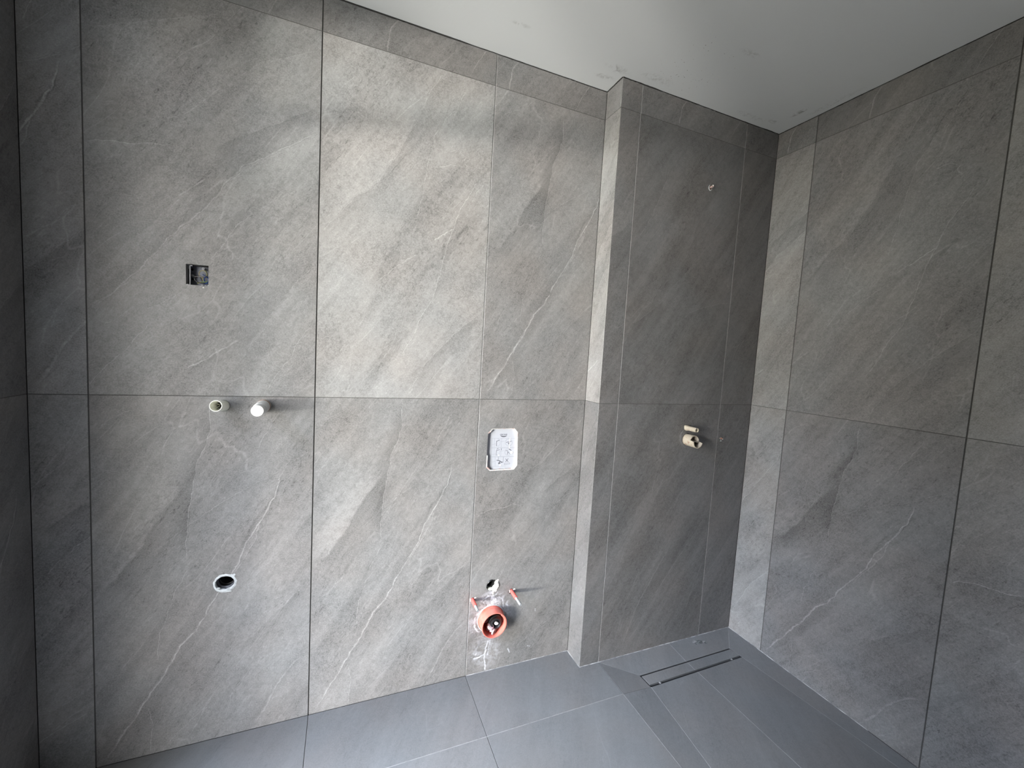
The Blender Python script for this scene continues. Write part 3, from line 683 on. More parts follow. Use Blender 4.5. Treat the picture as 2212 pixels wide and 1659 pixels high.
# caulk shadow line under the ceiling: ragged dark bead along the tile tops
def bead(name, pts, h0, h1, out0, out1, mat, parent, seed, up=-1, step=0.012):
    rd = random.Random(seed); bm = bmesh.new(); prev = None
    for (p, q, nx, ny) in pts:
        L = math.hypot(q[0] - p[0], q[1] - p[1]); k = max(2, int(L / step)); prev = None; a = (h0 + h1) / 2; e = (out0 + out1) / 2
        for i in range(k + 1):
            t = i / k; x = p[0] + (q[0] - p[0]) * t; y = p[1] + (q[1] - p[1]) * t
            a = min(h1, max(h0, a + rd.uniform(-1, 1) * (h1 - h0) * 0.35)); e = min(out1, max(out0, e + rd.uniform(-1, 1) * (out1 - out0) * 0.35))
            z = p[2]
            c = [bm.verts.new((x - nx * 0.006, y - ny * 0.006, z)), bm.verts.new((x + nx * e, y + ny * e, z)), bm.verts.new((x + nx * e * 0.6, y + ny * e * 0.6, z + up * a * 0.6)), bm.verts.new((x - nx * 0.001, y - ny * 0.001, z + up * a))]
            if prev:
                for j in range(3): bm.faces.new((prev[j], prev[j + 1], c[j + 1], c[j]))
            prev = c
    return from_bm(name, bm, mat, parent)
zc = ZC + 0.0002
bead('caulk_bead', [((XL, 0, zc), (XI, 0, zc), 0, -1), ((XI, 0, zc), (XI, -DEP, zc), -1, 0), ((XI, -DEP, zc), (XR, -DEP, zc), 0, -1),
     ((XR, -DEP, zc), (XR, YFRONT, zc), -1, 0)], 0.0014, 0.0052, 0.0006, 0.0030, M['caulk'], ceiling, 5)

# ------------------------------------------------------------------ floor
FL, NL, FR, NR = (2.6675, -0.2266), (2.6721, -0.2940), (3.2224, -0.2233), (3.2311, -0.2868)
YF, YE, XM = -0.2955, -1.51, 2.94
def fall(x, y):
    if x <= S4: return 0.0
    k = min((x - S4) / (FL[0] - S4), (-DEP - y) / (-FR[1] - DEP), (XR - x) / (XR - NR[0]), (y - YE) / (NL[1] - YE), 1.0)
    return -0.010 * max(0.0, k)
bm = bmesh.new()
slab_bm(bm, FLAT(0, 0), rect(XL - 0.05, YFRONT - 0.1, XR + 0.01, 0.01), [[FL, NL, NR, FR]], 0.1, -0.0195)
floor = struct(from_bm('floor', bm, M['screed']))
def ftile(poly, tone=1.0, g=0.0009):
    if area2(poly) < 0: poly = poly[::-1]
    poly = offset_loop(poly, g)
    ox, oy = min(a for a, _ in poly), min(b for _, b in poly)
    plate('tile', [(a - ox, b - oy) for a, b in poly], [], TM['floor'], floor, FLAT(ox, oy), ch=0.0006, zf=lambda x, y: fall(x + ox, y + oy), tone=tone)
cols = [(XL, S1), (S1, S2), (S2, S3)]
for i, (a, b) in enumerate(cols):
    ys = [0.0005, YF, -1.4955, -2.6955, YFRONT]
    for j in range(4): ftile(rect(a, ys[j + 1], b, ys[j]), 1.0 + 0.02 * ((i * 3 + j * 2) % 3 - 1))
ftile([(S3, 0.0005), (S3, YF), (S4, YF), (S4, -DEP + .0005), (XI + .0005, -DEP + .0005), (XI + .0005, 0.0005)], 1.0)
for ya, yb in ((YF, -1.4955), (-1.4955, -2.6955), (-2.6955, YFRONT)): ftile(rect(S3, yb, S4, ya), 1.01)
yfar = lambda x: FL[1] + (FR[1] - FL[1]) * (x - FL[0]) / (FR[0] - FL[0])
ynear = lambda x: NL[1] + (NR[1] - NL[1]) * (x - NL[0]) / (NR[0] - NL[0])
D1 = -DEP + 0.0004
ftile([(S4, D1), FL, NL, (S4, YF)], 0.93)
ftile([(S4, D1), (XM, D1), (XM, yfar(XM)), FL], 1.0)
ftile([(XM, D1), (XR - .001, D1), FR, (XM, yfar(XM))], 0.97)
ftile([(XR - .001, D1), (XR - .001, YE), NR, FR], 0.96)
ftile([(S4, YF), NL, (S4, YE)], 0.97)
ftile([NL, (XM, ynear(XM)), (XM, YE), (S4, YE)], 0.99)
ftile([(XM, ynear(XM)), NR, (XR - .001, YE), (XM, YE)], 0.96)
for a, b in ((S4, XM), (XM, XR - .001)):
    for ya, yb in ((YE, -2.6955), (-2.6955, YFRONT)): ftile(rect(a, yb, b, ya), 1.0)
def joints(name, segs, mat, wd=0.0019, rec=0.0006):
    bm = bmesh.new()
    for p, q in segs:
        P, Q = Vector(p), Vector(q); t = (Q - P).normalized(); n = Vector((-t.y, t.x)) * wd / 2
        v = []
        for s in (P - n, Q - n, Q + n, P + n):
            z = fall(*(P if (s - P).length < 0.01 else Q)); v.append((bm.verts.new((*s, z - rec)), bm.verts.new((*s, z - 0.0095))))
        bm.faces.new([a for a, _ in v])
        for i in range(4): bm.faces.new((v[i][0], v[i][1], v[(i + 1) % 4][1], v[(i + 1) % 4][0]))
    from_bm(name, bm, mat, floor)
joints('grout', [((S4, -DEP), FL), ((S4, YF), NL)], M['grout_dark'], rec=0.0012)
joints('grout', [((XM, -DEP), (XM, yfar(XM))), ((XR, -DEP), FR), (NL, (S4, YE)), ((XM, ynear(XM)), (XM, YE)), (NR, (XR, YE)),
                 ((S3, YF), (S4, YF)), ((XL, YF), (S3, YF)), ((S4, YF), (S4, YE))], M['grout_light'])
joints('grout', [((S2, 0), (S2, -1.49)), ((S1, 0), (S1, -1.49)), ((S3, 0), (S3, -1.49)), ((S4, -DEP - .001), (S4, YF))], M['grout_dark'], rec=0.0022)
# pale silicone where the floor meets the walls of the wet corner
bead('sealant_bead', [((S3 + 0.003, -0.0004, 0.0001), (XI - 0.001, -0.0004, 0.0001), 0, -1), ((XI - 0.0004, 0, 0.0001), (XI - 0.0004, -DEP, 0.0001), -1, 0),
      ((XI, -DEP - 0.0004, 0.0001), (XR - 0.001, -DEP - 0.0004, 0.0001), 0, -1), ((XR - 0.0004, -DEP, 0.0001), (XR - 0.0004, -0.75, 0.0001), -1, 0)],
     0.0008, 0.0024, 0.0006, 0.0020, M['sealant'], floor, 11, up=1)

# ------------------------------------------------------------------ fittings
def part(name, bm, mat, parent, smooth=True, mw=None, label=None):
    ob = from_bm(name, bm, mat, parent, mw, smooth)
    if label: ob['label'] = label
    return ob

# flush electrical box with loose wires
eb = thing('electrical_box', 'square grey electrical back box with loose wires, recessed in the left tile', 'electrical box', BACK(0.9742, 1.5846))
hx, hy0, hy1, dz = 0.0312, -0.0345, 0.0345, -0.036
def deep(x, y, z): return (x + z * -0.27 * -1 * -1, y - z * 0.115 * -1 * -1, z)     # where a point seen at the wall plane lies at depth z
bm = bmesh.new()
bx(bm, -hx, hy0, dz - 0.002, hx, hy1, dz); bx(bm, -hx - .0015, hy0, dz - 0.002, -hx, hy1, -0.0094)
bx(bm, hx, hy0, dz - 0.002, hx + .0015, hy1, -0.0094); bx(bm, -hx, hy0 - .0015, dz - 0.002, hx, hy0, -0.0094); bx(bm, -hx, hy1, dz - 0.002, hx, hy1 + .0015, -0.0094)
part('box_body', bm, M['box_grey'], eb, False)
bm = bmesh.new(); bx(bm, -hx, hy0 + 0.001, -0.0125, -0.0243, hy1 - 0.003, -0.0105); part('side_flange', bm, M['flange'], eb, False)
bm = bmesh.new(); bx(bm, -0.0236, hy0 + 0.001, -0.0150, -0.0214, hy1 - 0.006, -0.0118); bx(bm, -0.0236, hy1 - 0.0085, -0.0150, -0.0165, hy1 - 0.006, -0.0118)
part('mounting_rib', bm, M['box_pale'], eb, False, label='pale rib on the left side of the box')
bm = bmesh.new(); bx(bm, -0.0262, hy0 + 0.004, -0.0106, -0.0244, 0.016, -0.0102); part('side_slot', bm, M['black_matte'], eb, False)
def at(zx, zy, z):                                              # zoomed photo reading -> point at depth z
    x = (zx - 765) * 0.0000723; y = -(zy - 880) * 0.0000723
    return (x + 0.27 * z, y - 0.115 * z, z)
for zx, zy, r in ((583, 690, 0.0030), (600, 1105, 0.0027)):
    p = at(zx, zy, dz); bm = bmesh.new(); lathe(bm, [(r, 0), (r, 0.0004), (0, 0.0004)], 14, squash=1.35); part('knockout', bm, M['black_matte'], eb, mw=Matrix.Translation((p[0], p[1], dz)))
for zx, zy, z in ((975, 605, -0.018), (580, 940, -0.028), (740, 935, -0.033)):
    p = at(zx, zy, z); bm = bmesh.new(); lathe(bm, [(0.0034, dz - z), (0.0034, 0), (0.0019, 0.0002), (0.0017, -0.006), (0, -0.006)], 16)
    part('screw_post', bm, M['box_pale'] if z > -0.03 else M['box_grey'], eb, mw=Matrix.Translation(p))
def wire(pts, mat, r=0.0011):
    bm = bmesh.new(); P = [Vector(at(*q)) for q in pts]
    S = []
    for i in range(len(P) - 1):                                 # Catmull-Rom
        a, b, c, d = P[max(0, i - 1)], P[i], P[i + 1], P[min(len(P) - 1, i + 2)]
        for k in range(5):
            t = k / 5; S.append(0.5 * ((2 * b) + (c - a) * t + (2 * a - 5 * b + 4 * c - d) * t * t + (3 * b - a - 3 * c + d) * t ** 3))
    S.append(P[-1]); tube(bm, S, r, 7); part('wire', bm, mat, eb)
W = -0.016
wire([(1090, 900, W - .004), (1120, 830, W), (1070, 730, W), (980, 690, W), (890, 715, W), (830, 800, W), (835, 900, W), (890, 960, W - .003), (960, 1040, W - .006)], M['wire_olive'])
wire([(1050, 690, W - .003), (1110, 760, W - .002), (1130, 860, W - .004), (1080, 930, W - .006)], M['wire_green'])
wire([(540, 985, W - .014), (620, 1000, W - .010), (720, 985, W - .006), (860, 960, W), (1000, 955, W), (1100, 930, W - .002), (1150, 960, W - .004)], M['wire_grey'])
wire([(760, 1010, W - .006), (680, 1030, W - .002), (655, 1080, W), (690, 1150, W), (770, 1210, W), (860, 1235, W + .002), (960, 1235, W), (1080, 1215, W - .002)], M['wire_black'], 0.0013)
wire([(1150, 1100, W - .003), (1120, 1160, W), (1010, 1185, W + .002), (900, 1200, W + .002), (820, 1240, W), (770, 1260, W - .003)], M['wire_green'], 0.0013)
wire([(1010, 960, W - .006), (975, 1020, W - .002), (965, 1100, W), (990, 1160, W)], M['wire_olive'], 0.0012)
wire([(1040, 1160, W), (1010, 1100, W + .002), (1015, 1020, W + .003), (1060, 965, W + .003), (1120, 950, W), (1165, 1010, W - .002), (1165, 1100, W - .002), (1150, 1170, W), (1050, 1235, W - .002)], M['wire_blue'], 0.0014)
wire([(960, 850, W - .012), (1010, 890, W - .008), (1070, 920, W - .004), (1130, 985, W)], M['wire_blue'], 0.0012)
wire([(1140, 1150, W - .004), (1150, 1210, W - .002), (1080, 1245, W - .002), (1000, 1255, W - .004)], M['wire_blue'], 0.0014)
wire([(870, 1000, W - .010), (920, 1080, W - .008), (950, 1150, W - .006)], M['wire_black'], 0.0012)

for q_ in ((0.0285, -0.0316, 0.0015, 2), (0.012, -0.0322, 0.0011, 3), (0.0215, -0.0322, 0.0012, 4), (-0.026, -0.0338, 0.0014, 5), (0.004, 0.0302, 0.0009, 6)):
    bm = bmesh.new(); lump(bm, (q_[0], q_[1], -0.0012), q_[2] * 2.2, q_[2] * 0.8, q_[2], q_[3], 2, 0.25); part('plaster_crumb', bm, M['white_sealant'], eb, False)
bm = bmesh.new(); lump(bm, (0.0157, -0.0395, 0.0), 0.0021, 0.0017, 0.0006, 3, 2, 0.15); part('plaster_crumb', bm, M['plaster'], eb, False)

# open pipe sleeve and capped pipe below the level joint
ps = thing('pipe_sleeve', 'open cream plastic pipe sleeve sticking out left of the white cap', 'pipe', BACK(1.044, 1.1685) @ Matrix.Rotation(math.radians(-7.5), 4, 'X') @ Matrix.Rotation(math.radians(-4), 4, 'Y'))
bm = bmesh.new(); lathe(bm, [(0.0172, -0.05), (0.0178, 0.0660), (0.0175, 0.0672), (0.0157, 0.0672), (0.0154, 0.0660), (0.0142, -0.05)], 40)
part('sleeve', bm, M['cream'], ps)
bm = bmesh.new(); lathe(bm, [(0.0145, -0.012), (0.0060, -0.010), (0.0055, 0.004), (0, 0.004)], 24)
for k in range(6): bx(bm, 0.006 * 0 - 0.0007, 0.0052, -0.012, 0.0007, 0.0143, 0.022); bmesh.ops.rotate(bm, cent=(0, 0, 0), matrix=Matrix.Rotation(math.pi / 3, 3, 'Z'), verts=bm.verts[:])
part('inner_ribs', bm, M['cream'], ps, False)
bm = bmesh.new(); lathe(bm, [(0.0055, 0.0042), (0.0050, 0.012), (0, 0.012)], 16); part('stem', bm, M['black'], ps, label='dark core inside the sleeve')
pc = thing('capped_pipe', 'white stepped plastic cap on a pipe stub, right of the open cream sleeve', 'pipe cap', BACK(1.1597, 1.1689))
bm = bmesh.new(); lathe(bm, [(0.0205, -0.01), (0.0212, 0.003), (0.0208, 0.010), (0.0195, 0.012), (0.0195, 0.018)], 40); part('base_collar', bm, M['cream'], pc, label='cream collar with a reddish smear')
bm = bmesh.new(); lathe(bm, [(0.0200, 0.0165), (0.0212, 0.018), (0.0212, 0.034), (0.0206, 0.0355), (0.0203, 0.0365), (0.0203, 0.076), (0.0196, 0.0785), (0.0184, 0.0790), (0.0181, 0.112), (0.0174, 0.1145), (0, 0.1150)], 44)
part('cap', bm, M['cap_white'], pc)
bm = bmesh.new(); tube(bm, [(0.0209 * math.cos(a), 0.0209 * math.sin(a), 0.0115) for a in [i * 2 * math.pi / 40 for i in range(40)]], 0.0012, 8, True); part('seal_ring', bm, M['brass'], pc, label='reddish brown sealing ring')

# round drain outlet low in the wall
dr = thing('drain_outlet', 'round drain outlet with dark pipe inside a ragged white sealant ring', 'drain', BACK(1.0505, 0.5595))
rd = random.Random(21)
def wavy(r0, amp, ry, n, seed):
    rr = random.Random(seed); ph = [rr.uniform(0, 6.28) for _ in range(4)]
    return [((r0 + amp * (math.sin(3 * a + ph[0]) * .35 + math.sin(7 * a + ph[1]) * .3 + math.sin(13 * a + ph[2]) * .25 + rr.uniform(-.5, .5))) * math.cos(a),
             (r0 + amp * (math.sin(3 * a + ph[0]) * .35 + math.sin(7 * a + ph[1]) * .3 + math.sin(13 * a + ph[2]) * .25 + rr.uniform(-.5, .5))) * ry * math.sin(a)) for a in [2 * math.pi * i / n for i in range(n)]]
inner = wavy(0.0272, 0.0008, 0.88, 72, 4); outer_ = wavy(0.0350, 0.0014, 0.955, 72, 8)
outer_ = [((x * (1.10 if 0.6 < math.atan2(y, x) < 0.95 else 1)), y * (1.10 if 0.6 < math.atan2(y, x) < 0.95 else 1)) for x, y in outer_]
bm = ring_bm(inner, outer_, -0.0005, 0.0016)
A = [v for v in bm.verts][:72]
W2 = [bm.verts.new((v.co.x * 1.0, v.co.y * 1.0, -0.010)) for v in A]
for i in range(72): bm.faces.new((A[i], W2[i], W2[(i + 1) % 72], A[(i + 1) % 72]))
lump(bm, (-0.019, -0.0165, -0.001), 0.006, 0.003, 0.003, 3); lump(bm, (-0.006, -0.0235, -0.002), 0.010, 0.0025, 0.003, 4); lump(bm, (0.012, -0.0305, 0.0002), 0.008, 0.002, 0.001, 6); lump(bm, (0.027, 0.026, 0.0002), 0.004, 0.004, 0.0012, 9)
part('sealant_ring', bm, M['white_sealant'], dr)
bm = bmesh.new(); lathe(bm, [(0.0283, -0.009), (0.0283, -0.075), (0.0265, -0.075), (0.0265, -0.030), (0.0235, -0.028), (0.0225, -0.020), (0.0262, -0.017), (0.0268, -0.0095), (0.0283, -0.009)], 44, squash=0.97)
part('pipe_socket', bm, M['drain_grey'], dr)
bm = bmesh.new(); lathe(bm, [(0.0262, -0.074), (0, -0.074)], 30); part('pipe_bottom', bm, M['black_matte'], dr)
bm = bmesh.new(); tube(bm, [(0.0225 * math.cos(a), 0.0218 * math.sin(a), -0.0365) for a in [i * 2 * math.pi / 40 for i in range(40)]], 0.0016, 8, True); part('rubber_lip', bm, M['black'], dr)

# cistern service panel
cp = thing('cistern_panel', 'recessed white cistern service panel printed with pictograms', 'service panel', BACK(2.036, 0.986))
loc = lambda p: (p[0] - 2.036, p[1] - 0.986)
octl = [loc(p) for p in OCT]
bm = plate_bm(offset_loop(octl, -0.004), [], 0.003, 0.0004)
part('panel', bm, M['panel'], cp, False, mw=Matrix.Translation((0, 0, -0.0110)))
PZ = -0.0110
bm = bmesh.new(); A_ = offset_loop(octl, 0.0003); 
lo = [bm.verts.new((*p, -0.0108)) for p in A_]; hi = [bm.verts.new((*p, -0.0015)) for p in A_]; hj = [bm.verts.new((*p, -0.0015)) for p in offset_loop(octl, -0.0002)]
for i in range(8):
    j = (i + 1) % 8; bm.faces.new((lo[i], lo[j], hi[j], hi[i])); bm.faces.new((hi[i], hi[j], hj[j], hj[i]))
part('panel_collar', bm, M['collar'], cp, False)
def hp(a, b):
    x = 1.988 + (a - 375) * 0.0001758 + (b - 560) * 0.0000075; z = 1.0333 - (b - 560) * 0.0001667 - (a - 375) * 0.0000045
    # readings were taken 9 mm behind the tile face; the print lies a little deeper
    return (x - 2.036 + 0.0016, z - 0.986 + 0.0008)
def inked(name, lines, w, mat, parent=cp, z=PZ):
    bm = bmesh.new()
    for l in lines: ribbon(bm, [hp(*q) for q in l], w, z)
    return part(name, bm, mat, parent, False)
arc = lambda cx, cy, rx, ry, a0=0, a1=360, n=24: [(cx + rx * math.cos(math.radians(a0 + (a1 - a0) * i / n)), cy + ry * math.sin(math.radians(a0 + (a1 - a0) * i / n))) for i in range(n + 1)]
inked('pictogram_grid', [[(375, 565), (975, 565)], [(372, 795), (965, 795)], [(370, 815), (965, 815)], [(372, 1030), (960, 1030)], [(370, 1045), (955, 1045)], [(368, 1285), (735, 1285)],
      [(378, 565), (370, 1285)], [(440, 565), (435, 790)], [(435, 815), (430, 1030)], [(465, 1045), (460, 1285)], [(620, 565), (612, 790)], [(612, 815), (605, 1030)], [(540, 565), (540, 620)],
      [(380, 725), (470, 700)], [(375, 980), (470, 965)], [(380, 1170), (455, 1155)], [(600, 655), (690, 635)], [(590, 905), (690, 880)],
      [(500, 750), (550, 765), (585, 700), (580, 620)], [(500, 985), (550, 1000), (580, 940), (575, 870)]], 0.0007, M['ink_light'])
inked('pictogram', [arc(812, 668, 92, 92), arc(795, 918, 88, 88, 20, 330)], 0.0009, M['ink_light'])
inked('pictogram', [[(490, 760), (492, 640), (575, 607)]], 0.0019, M['ink'])
inked('pictogram', [[(487, 1005), (490, 880), (573, 856)], [(500, 850), (540, 815)], [(620, 830), (612, 870)]], 0.0016, M['ink'])
inked('pictogram', [[(745, 668), (800, 655)], [(795, 690), (830, 700)], [(815, 652), (880, 640)], [(812, 668), (806, 720)]], 0.0022, M['ink'])
inked('pictogram', [[(735, 882), (790, 878)], [(830, 850), (870, 880)], [(790, 905), (775, 985)], [(785, 905), (835, 960)], [(815, 845), (880, 875)]], 0.0018, M['ink'])
inked('pictogram', [[(505, 1128), (570, 1142), (640, 1185)], [(548, 1205), (590, 1200)], [(590, 1150), (550, 1220)], [(620, 1190), (655, 1180)], [(555, 1225), (600, 1200)]], 0.0030, M['ink'])
inked('pictogram', [[(672, 1050), (668, 1195)]], 0.0010, M['ink']); inked('pictogram', [[(545, 1050), (545, 1120)]], 0.0010, M['ink'])
inked('pictogram', [[(735, 1098), (800, 1170)], [(802, 1092), (735, 1172)]], 0.0022, M['ink'])
inked('pictogram', [[(705, 1250), (695, 1232), (710, 1212), (835, 1203), (850, 1215), (840, 1235), (705, 1250)]], 0.0008, M['ink'])
inked('emblem', [arc(675, 492, 82, 12, 0, 180, 12), arc(675, 500, 72, 14, 0, 180, 12), arc(675, 509, 58, 14, 5, 175, 12), arc(675, 517, 40, 10, 10, 170, 10)], 0.0014, M['ink'])
fc = bpy.data.curves.new('lettering', 'FONT'); fc.body = 'GROHE'; fc.align_x = 'CENTER'; fc.align_y = 'CENTER'; fc.size = 0.0098; fc.extrude = 0.0002; fc.offset = 0.00025
fo = bpy.data.objects.new('lettering_curve', fc); COL.objects.link(fo); bpy.context.view_layer.update()
lm = bpy.data.meshes.new_from_object(fo.evaluated_get(bpy.context.evaluated_depsgraph_get())); bpy.data.objects.remove(fo)
q = hp(673, 466); link('lettering', lm, M['ink'], cp, Matrix.Translation((q[0], q[1], PZ + 0.0002)) @ Matrix.Diagonal((0.98, 0.72, 1, 1)))
# foam rim of the opening, torn at the corners
rd = random.Random(31)
def rim(i0, i1, w0, w1, z0, z1, nseg=10):
    bm = bmesh.new(); a = Vector(octl[i0]); b = Vector(octl[i1]); t = (b - a).normalized(); n = Vector((-t.y, t.x)); prev = None
    for k in range(nseg + 1):
        p = a + (b - a) * k / nseg; wv = rd.uniform(w0, w1); zz = rd.uniform(z1 * 0.4, z1)
        c = [bm.verts.new((*(p - n * 0.0012), z0)), bm.verts.new((*(p - n * 0.0012), zz)), bm.verts.new((*(p + n * wv), zz - 0.0012)), bm.verts.new((*(p + n * (wv + 0.001)), z0))]
        if prev:
            for j in range(3): bm.faces.new((prev[j], prev[j + 1], c[j + 1], c[j]))
        else: bm.faces.new(c)
        prev = c
    bm.faces.new(prev[::-1]); part('foam_rim', bm, M['foam'], cp, False)
rim(0, 1, 0.0015, 0.0040, PZ, 0.0008, 14); rim(1, 2, 0.004, 0.0075, PZ, 0.0012, 6); rim(2, 3, 0.0012, 0.0032, PZ, 0.0008, 16); rim(3, 4, 0.004, 0.008, PZ, 0.0012, 6)
rim(4, 5, 0.0008, 0.0022, PZ, 0.0004, 14); rim(5, 6, 0.003, 0.0055, PZ, 0.0012, 6); rim(7, 0, 0.003, 0.0060, PZ, 0.0010, 6)
bm = bmesh.new(); wl = octl[7]; wl2 = (octl[6][0] * 0.55 + octl[7][0] * 0.45, octl[6][1] * 0.35 + octl[7][1] * 0.65)
bx(bm, wl[0] - 0.001, wl[1], PZ, wl[0] + 0.0035, wl2[1], 0.0004); part('foam_rim', bm, M['foam'], cp, False)
bm = bmesh.new(); p = hp(885, 935); lump(bm, (p[0], p[1], PZ), 0.0065, 0.0045, 0.0025, 5, rough=0.35); part('plaster_crumb', bm, M['plaster'], cp, False); bm = bmesh.new(); p = hp(970, 950); lump(bm, (p[0], p[1], PZ), 0.003, 0.005, 0.003, 8)
part('plaster_crumb', bm, M['plaster'], cp, False)
bm = bmesh.new(); p = hp(550, 1000); lump(bm, (p[0], p[1], PZ), 0.0028, 0.003, 0.0008, 15); part('plaster_crumb', bm, M['cream'], cp, False); bm = bmesh.new(); p = hp(595, 1262); lump(bm, (p[0], p[1], PZ), 0.0035, 0.0035, 0.0008, 18); part('plaster_crumb', bm, M['cream'], cp, False)
bm = bmesh.new(); ribbon(bm, [hp(840, 550), hp(835, 640), hp(825, 830)], 0.0016, PZ, 0.0006); part('tape_strip', bm, M['plaster'], cp, False)

# flush pipe mouth with plaster packed round it
fp = thing('flush_pipe', 'black flush pipe mouth packed with white plaster, above the orange waste pipe', 'pipe', BACK(2.0264, 0.389))
T4 = Matrix.Translation((-0.0065, 0.0065, -0.004)) @ Matrix.Rotation(math.radians(24), 4, 'Z') @ Matrix.Rotation(math.radians(26), 4, 'X')
bm = bmesh.new(); lathe(bm, [(0.0215, -0.04), (0.0215, -0.002), (0.0205, 0.0), (0.0190, -0.001), (0.0185, -0.04), (0, -0.04)], 36); part('pipe_mouth', bm, M['black'], fp, mw=T4)
bm = bmesh.new()
lump(bm, (0.0195, 0.000, -0.004), 0.0105, 0.0225, 0.0105, 2, 3, 0.10); lump(bm, (0.0120, -0.0165, -0.004), 0.0125, 0.0150, 0.0090, 5, 3, 0.12); lump(bm, (0.0045, -0.030, -0.0005), 0.0055, 0.014, 0.003, 7, 2, 0.2)
lump(bm, (0.0225, 0.0185, -0.002), 0.0055, 0.0075, 0.0040, 9, 2, 0.2)
part('plaster_packing', bm, M['plaster'], fp)
bm = bmesh.new(); lump(bm, (-0.009, -0.019, -0.010), 0.018, 0.007, 0.008, 12, 3, 0.06); part('plaster_packing', bm, M['cream'], fp, label='cream plaster under the pipe mouth')

# threaded fixing rods
def rod(x, z, length, lead, label):
    t = thing('fixing_rod', label, 'threaded rod', BACK(x, z), 'toilet fixing rods')
    L = length * lead
    bm = bmesh.new(); lathe(bm, [(0.0079, -0.02), (0.0079, L - 0.0015), (0.0074, L), (0.0062, L), (0.0062, -0.02)], 24); part('rod_sleeve', bm, M['sleeve_red'], t, label='coral plastic sleeve')
    pr = []; zz = L - 0.004; k = 0
    while zz < length - 0.003: pr.append((0.0060 if k % 2 else 0.0051, zz)); zz += 0.0010; k += 1
    pr += [(0.0050, length - 0.002), (0.0042, length), (0, length)]
    bm = bmesh.new(); lathe(bm, pr, 20); part('thread', bm, M['zinc'], t, label='zinc plated thread')
    return t
r1 = rod(1.9381, 0.3398, 0.079, 0.58, 'shorter coral sleeved threaded rod, left of the flush pipe mouth')
r2 = rod(2.1169, 0.3478, 0.103, 0.54, 'longer coral sleeved threaded rod, right of the flush pipe mouth')
for r_, dx, dy in ((r1, 0.012, 0.006), (r2, 0.012, 0.006)):
    bm = bmesh.new(); lump(bm, (dx, dy, 0), 0.0055, 0.0035, 0.0015, 3, 2, 0.3); lump(bm, (dx - .022, dy - 0.004, 0), 0.0018, 0.007, 0.0010, 4, 2, 0.3); part('plaster_crumb', bm, M['plaster'], r_)

# waste pipe of the wall-hung toilet
wp = thing('waste_pipe', 'orange waste pipe end with collar sticking out of the smeared tile', 'pipe', BACK(2.026, 0.239))
bm = bmesh.new(); lathe(bm, [(0.0555, -0.06), (0.0555, 0.0480), (0.0548, 0.0492), (0.0524, 0.0492), (0.0518, 0.0480), (0.0514, 0.010), (0.0500, 0.008), (0.0490, -0.06)], 64); part('pipe_wall', bm, M['orange'], wp)
bm = bmesh.new(); lathe(bm, [(0.0556, 0.0085), (0.0580, 0.0075), (0.0585, 0.001), (0.0582, -0.02)], 64); part('collar', bm, M['orange'], wp)
bm = bmesh.new(); lathe(bm, [(0.0512, -0.0595), (0, -0.0595)], 40); part('pipe_bottom', bm, M['orange'], wp)
bm = bmesh.new()
lathe(bm, [(0.0517, 0.012), (0.0470, 0.013), (0.0470, 0.030), (0.0517, 0.040)], 14)
bm2 = bmesh.new()
ang = [math.radians(20 + 30 * i / 8) for i in range(9)]
ra = [[bm2.verts.new((r * math.cos(a), r * math.sin(a), z)) for a in ang] for r, z in ((0.0516, 0.046), (0.0465, 0.044), (0.0465, 0.004), (0.0510, 0.004))]
for A_, B_ in zip(ra, ra[1:]):
    for i in range(8): bm2.faces.new((A_[i], A_[i + 1], B_[i + 1], B_[i]))
for i in (0, 8): bm2.faces.new([q[i] for q in ra])
bm.free(); part('stop_rib', bm2, M['orange'], wp)
bm = bmesh.new(); wv1 = wavy(0.0588, 0.0008, 1, 64, 14); wv2 = wavy(0.0628, 0.0018, 1, 64, 15); ring_bm(wv1, wv2, -0.0004, 0.0014, bm); part('sealant_ring', bm, M['white_sealant'], wp)
# loose connectors pushed into the waste pipe
rg = thing('rubber_connector', 'ribbed black rubber connector pushed into the orange waste pipe', 'pipe connector', BACK(2.026, 0.239) @ Matrix.Translation((0.0130, -0.0055, 0.010)))
pr = [(0.018, -0.045), (0.024, -0.04), (0.0265, -0.012)]
for k in range(3): pr += [(0.0305, -0.010 + k * 0.009), (0.0310, -0.007 + k * 0.009), (0.0265, -0.0045 + k * 0.009)]
pr += [(0.0255, 0.020), (0.0235, 0.024), (0.0185, 0.0255), (0.0160, 0.022), (0.0150, 0.010), (0.0150, -0.02), (0, -0.02)]
bm = bmesh.new(); lathe(bm, pr, 44); part('rubber_body', bm, M['black'], rg)
bm = bmesh.new(); lathe(bm, [(0.0088, 0.004), (0.0090, 0.018), (0.0084, 0.0200), (0, 0.0205)], 28, squash=0.66); part('white_plug', bm, M['cap_white'], rg, label='white oval plug in the middle', mw=Matrix.Translation((0.002, 0.001, 0.004)))
pk = thing('plastic_fitting', 'pale pink plastic fitting with washer lying inside the orange waste pipe', 'plastic fitting', BACK(2.026, 0.239) @ Matrix.Translation((-0.0125, -0.0235, 0.021)))
RX = Matrix.Rotation(math.radians(-58), 4, 'X') @ Matrix.Rotation(math.radians(14), 4, 'Y')
bm = bmesh.new(); lathe(bm, [(0, 0.0165), (0.0130, 0.0160), (0.0165, 0.012), (0.0165, 0.008), (0.0095, 0.006), (0.0090, -0.010), (0.0070, -0.012), (0.0068, -0.020), (0, -0.020)], 8); part('fitting_body', bm, M['pink'], pk, False, mw=RX)
bm = bmesh.new(); lathe(bm, [(0.0050, 0.003), (0.0125, 0.003), (0.0130, 0.001), (0.0130, -0.004), (0.0050, -0.004), (0.0050, 0.003)], 28)
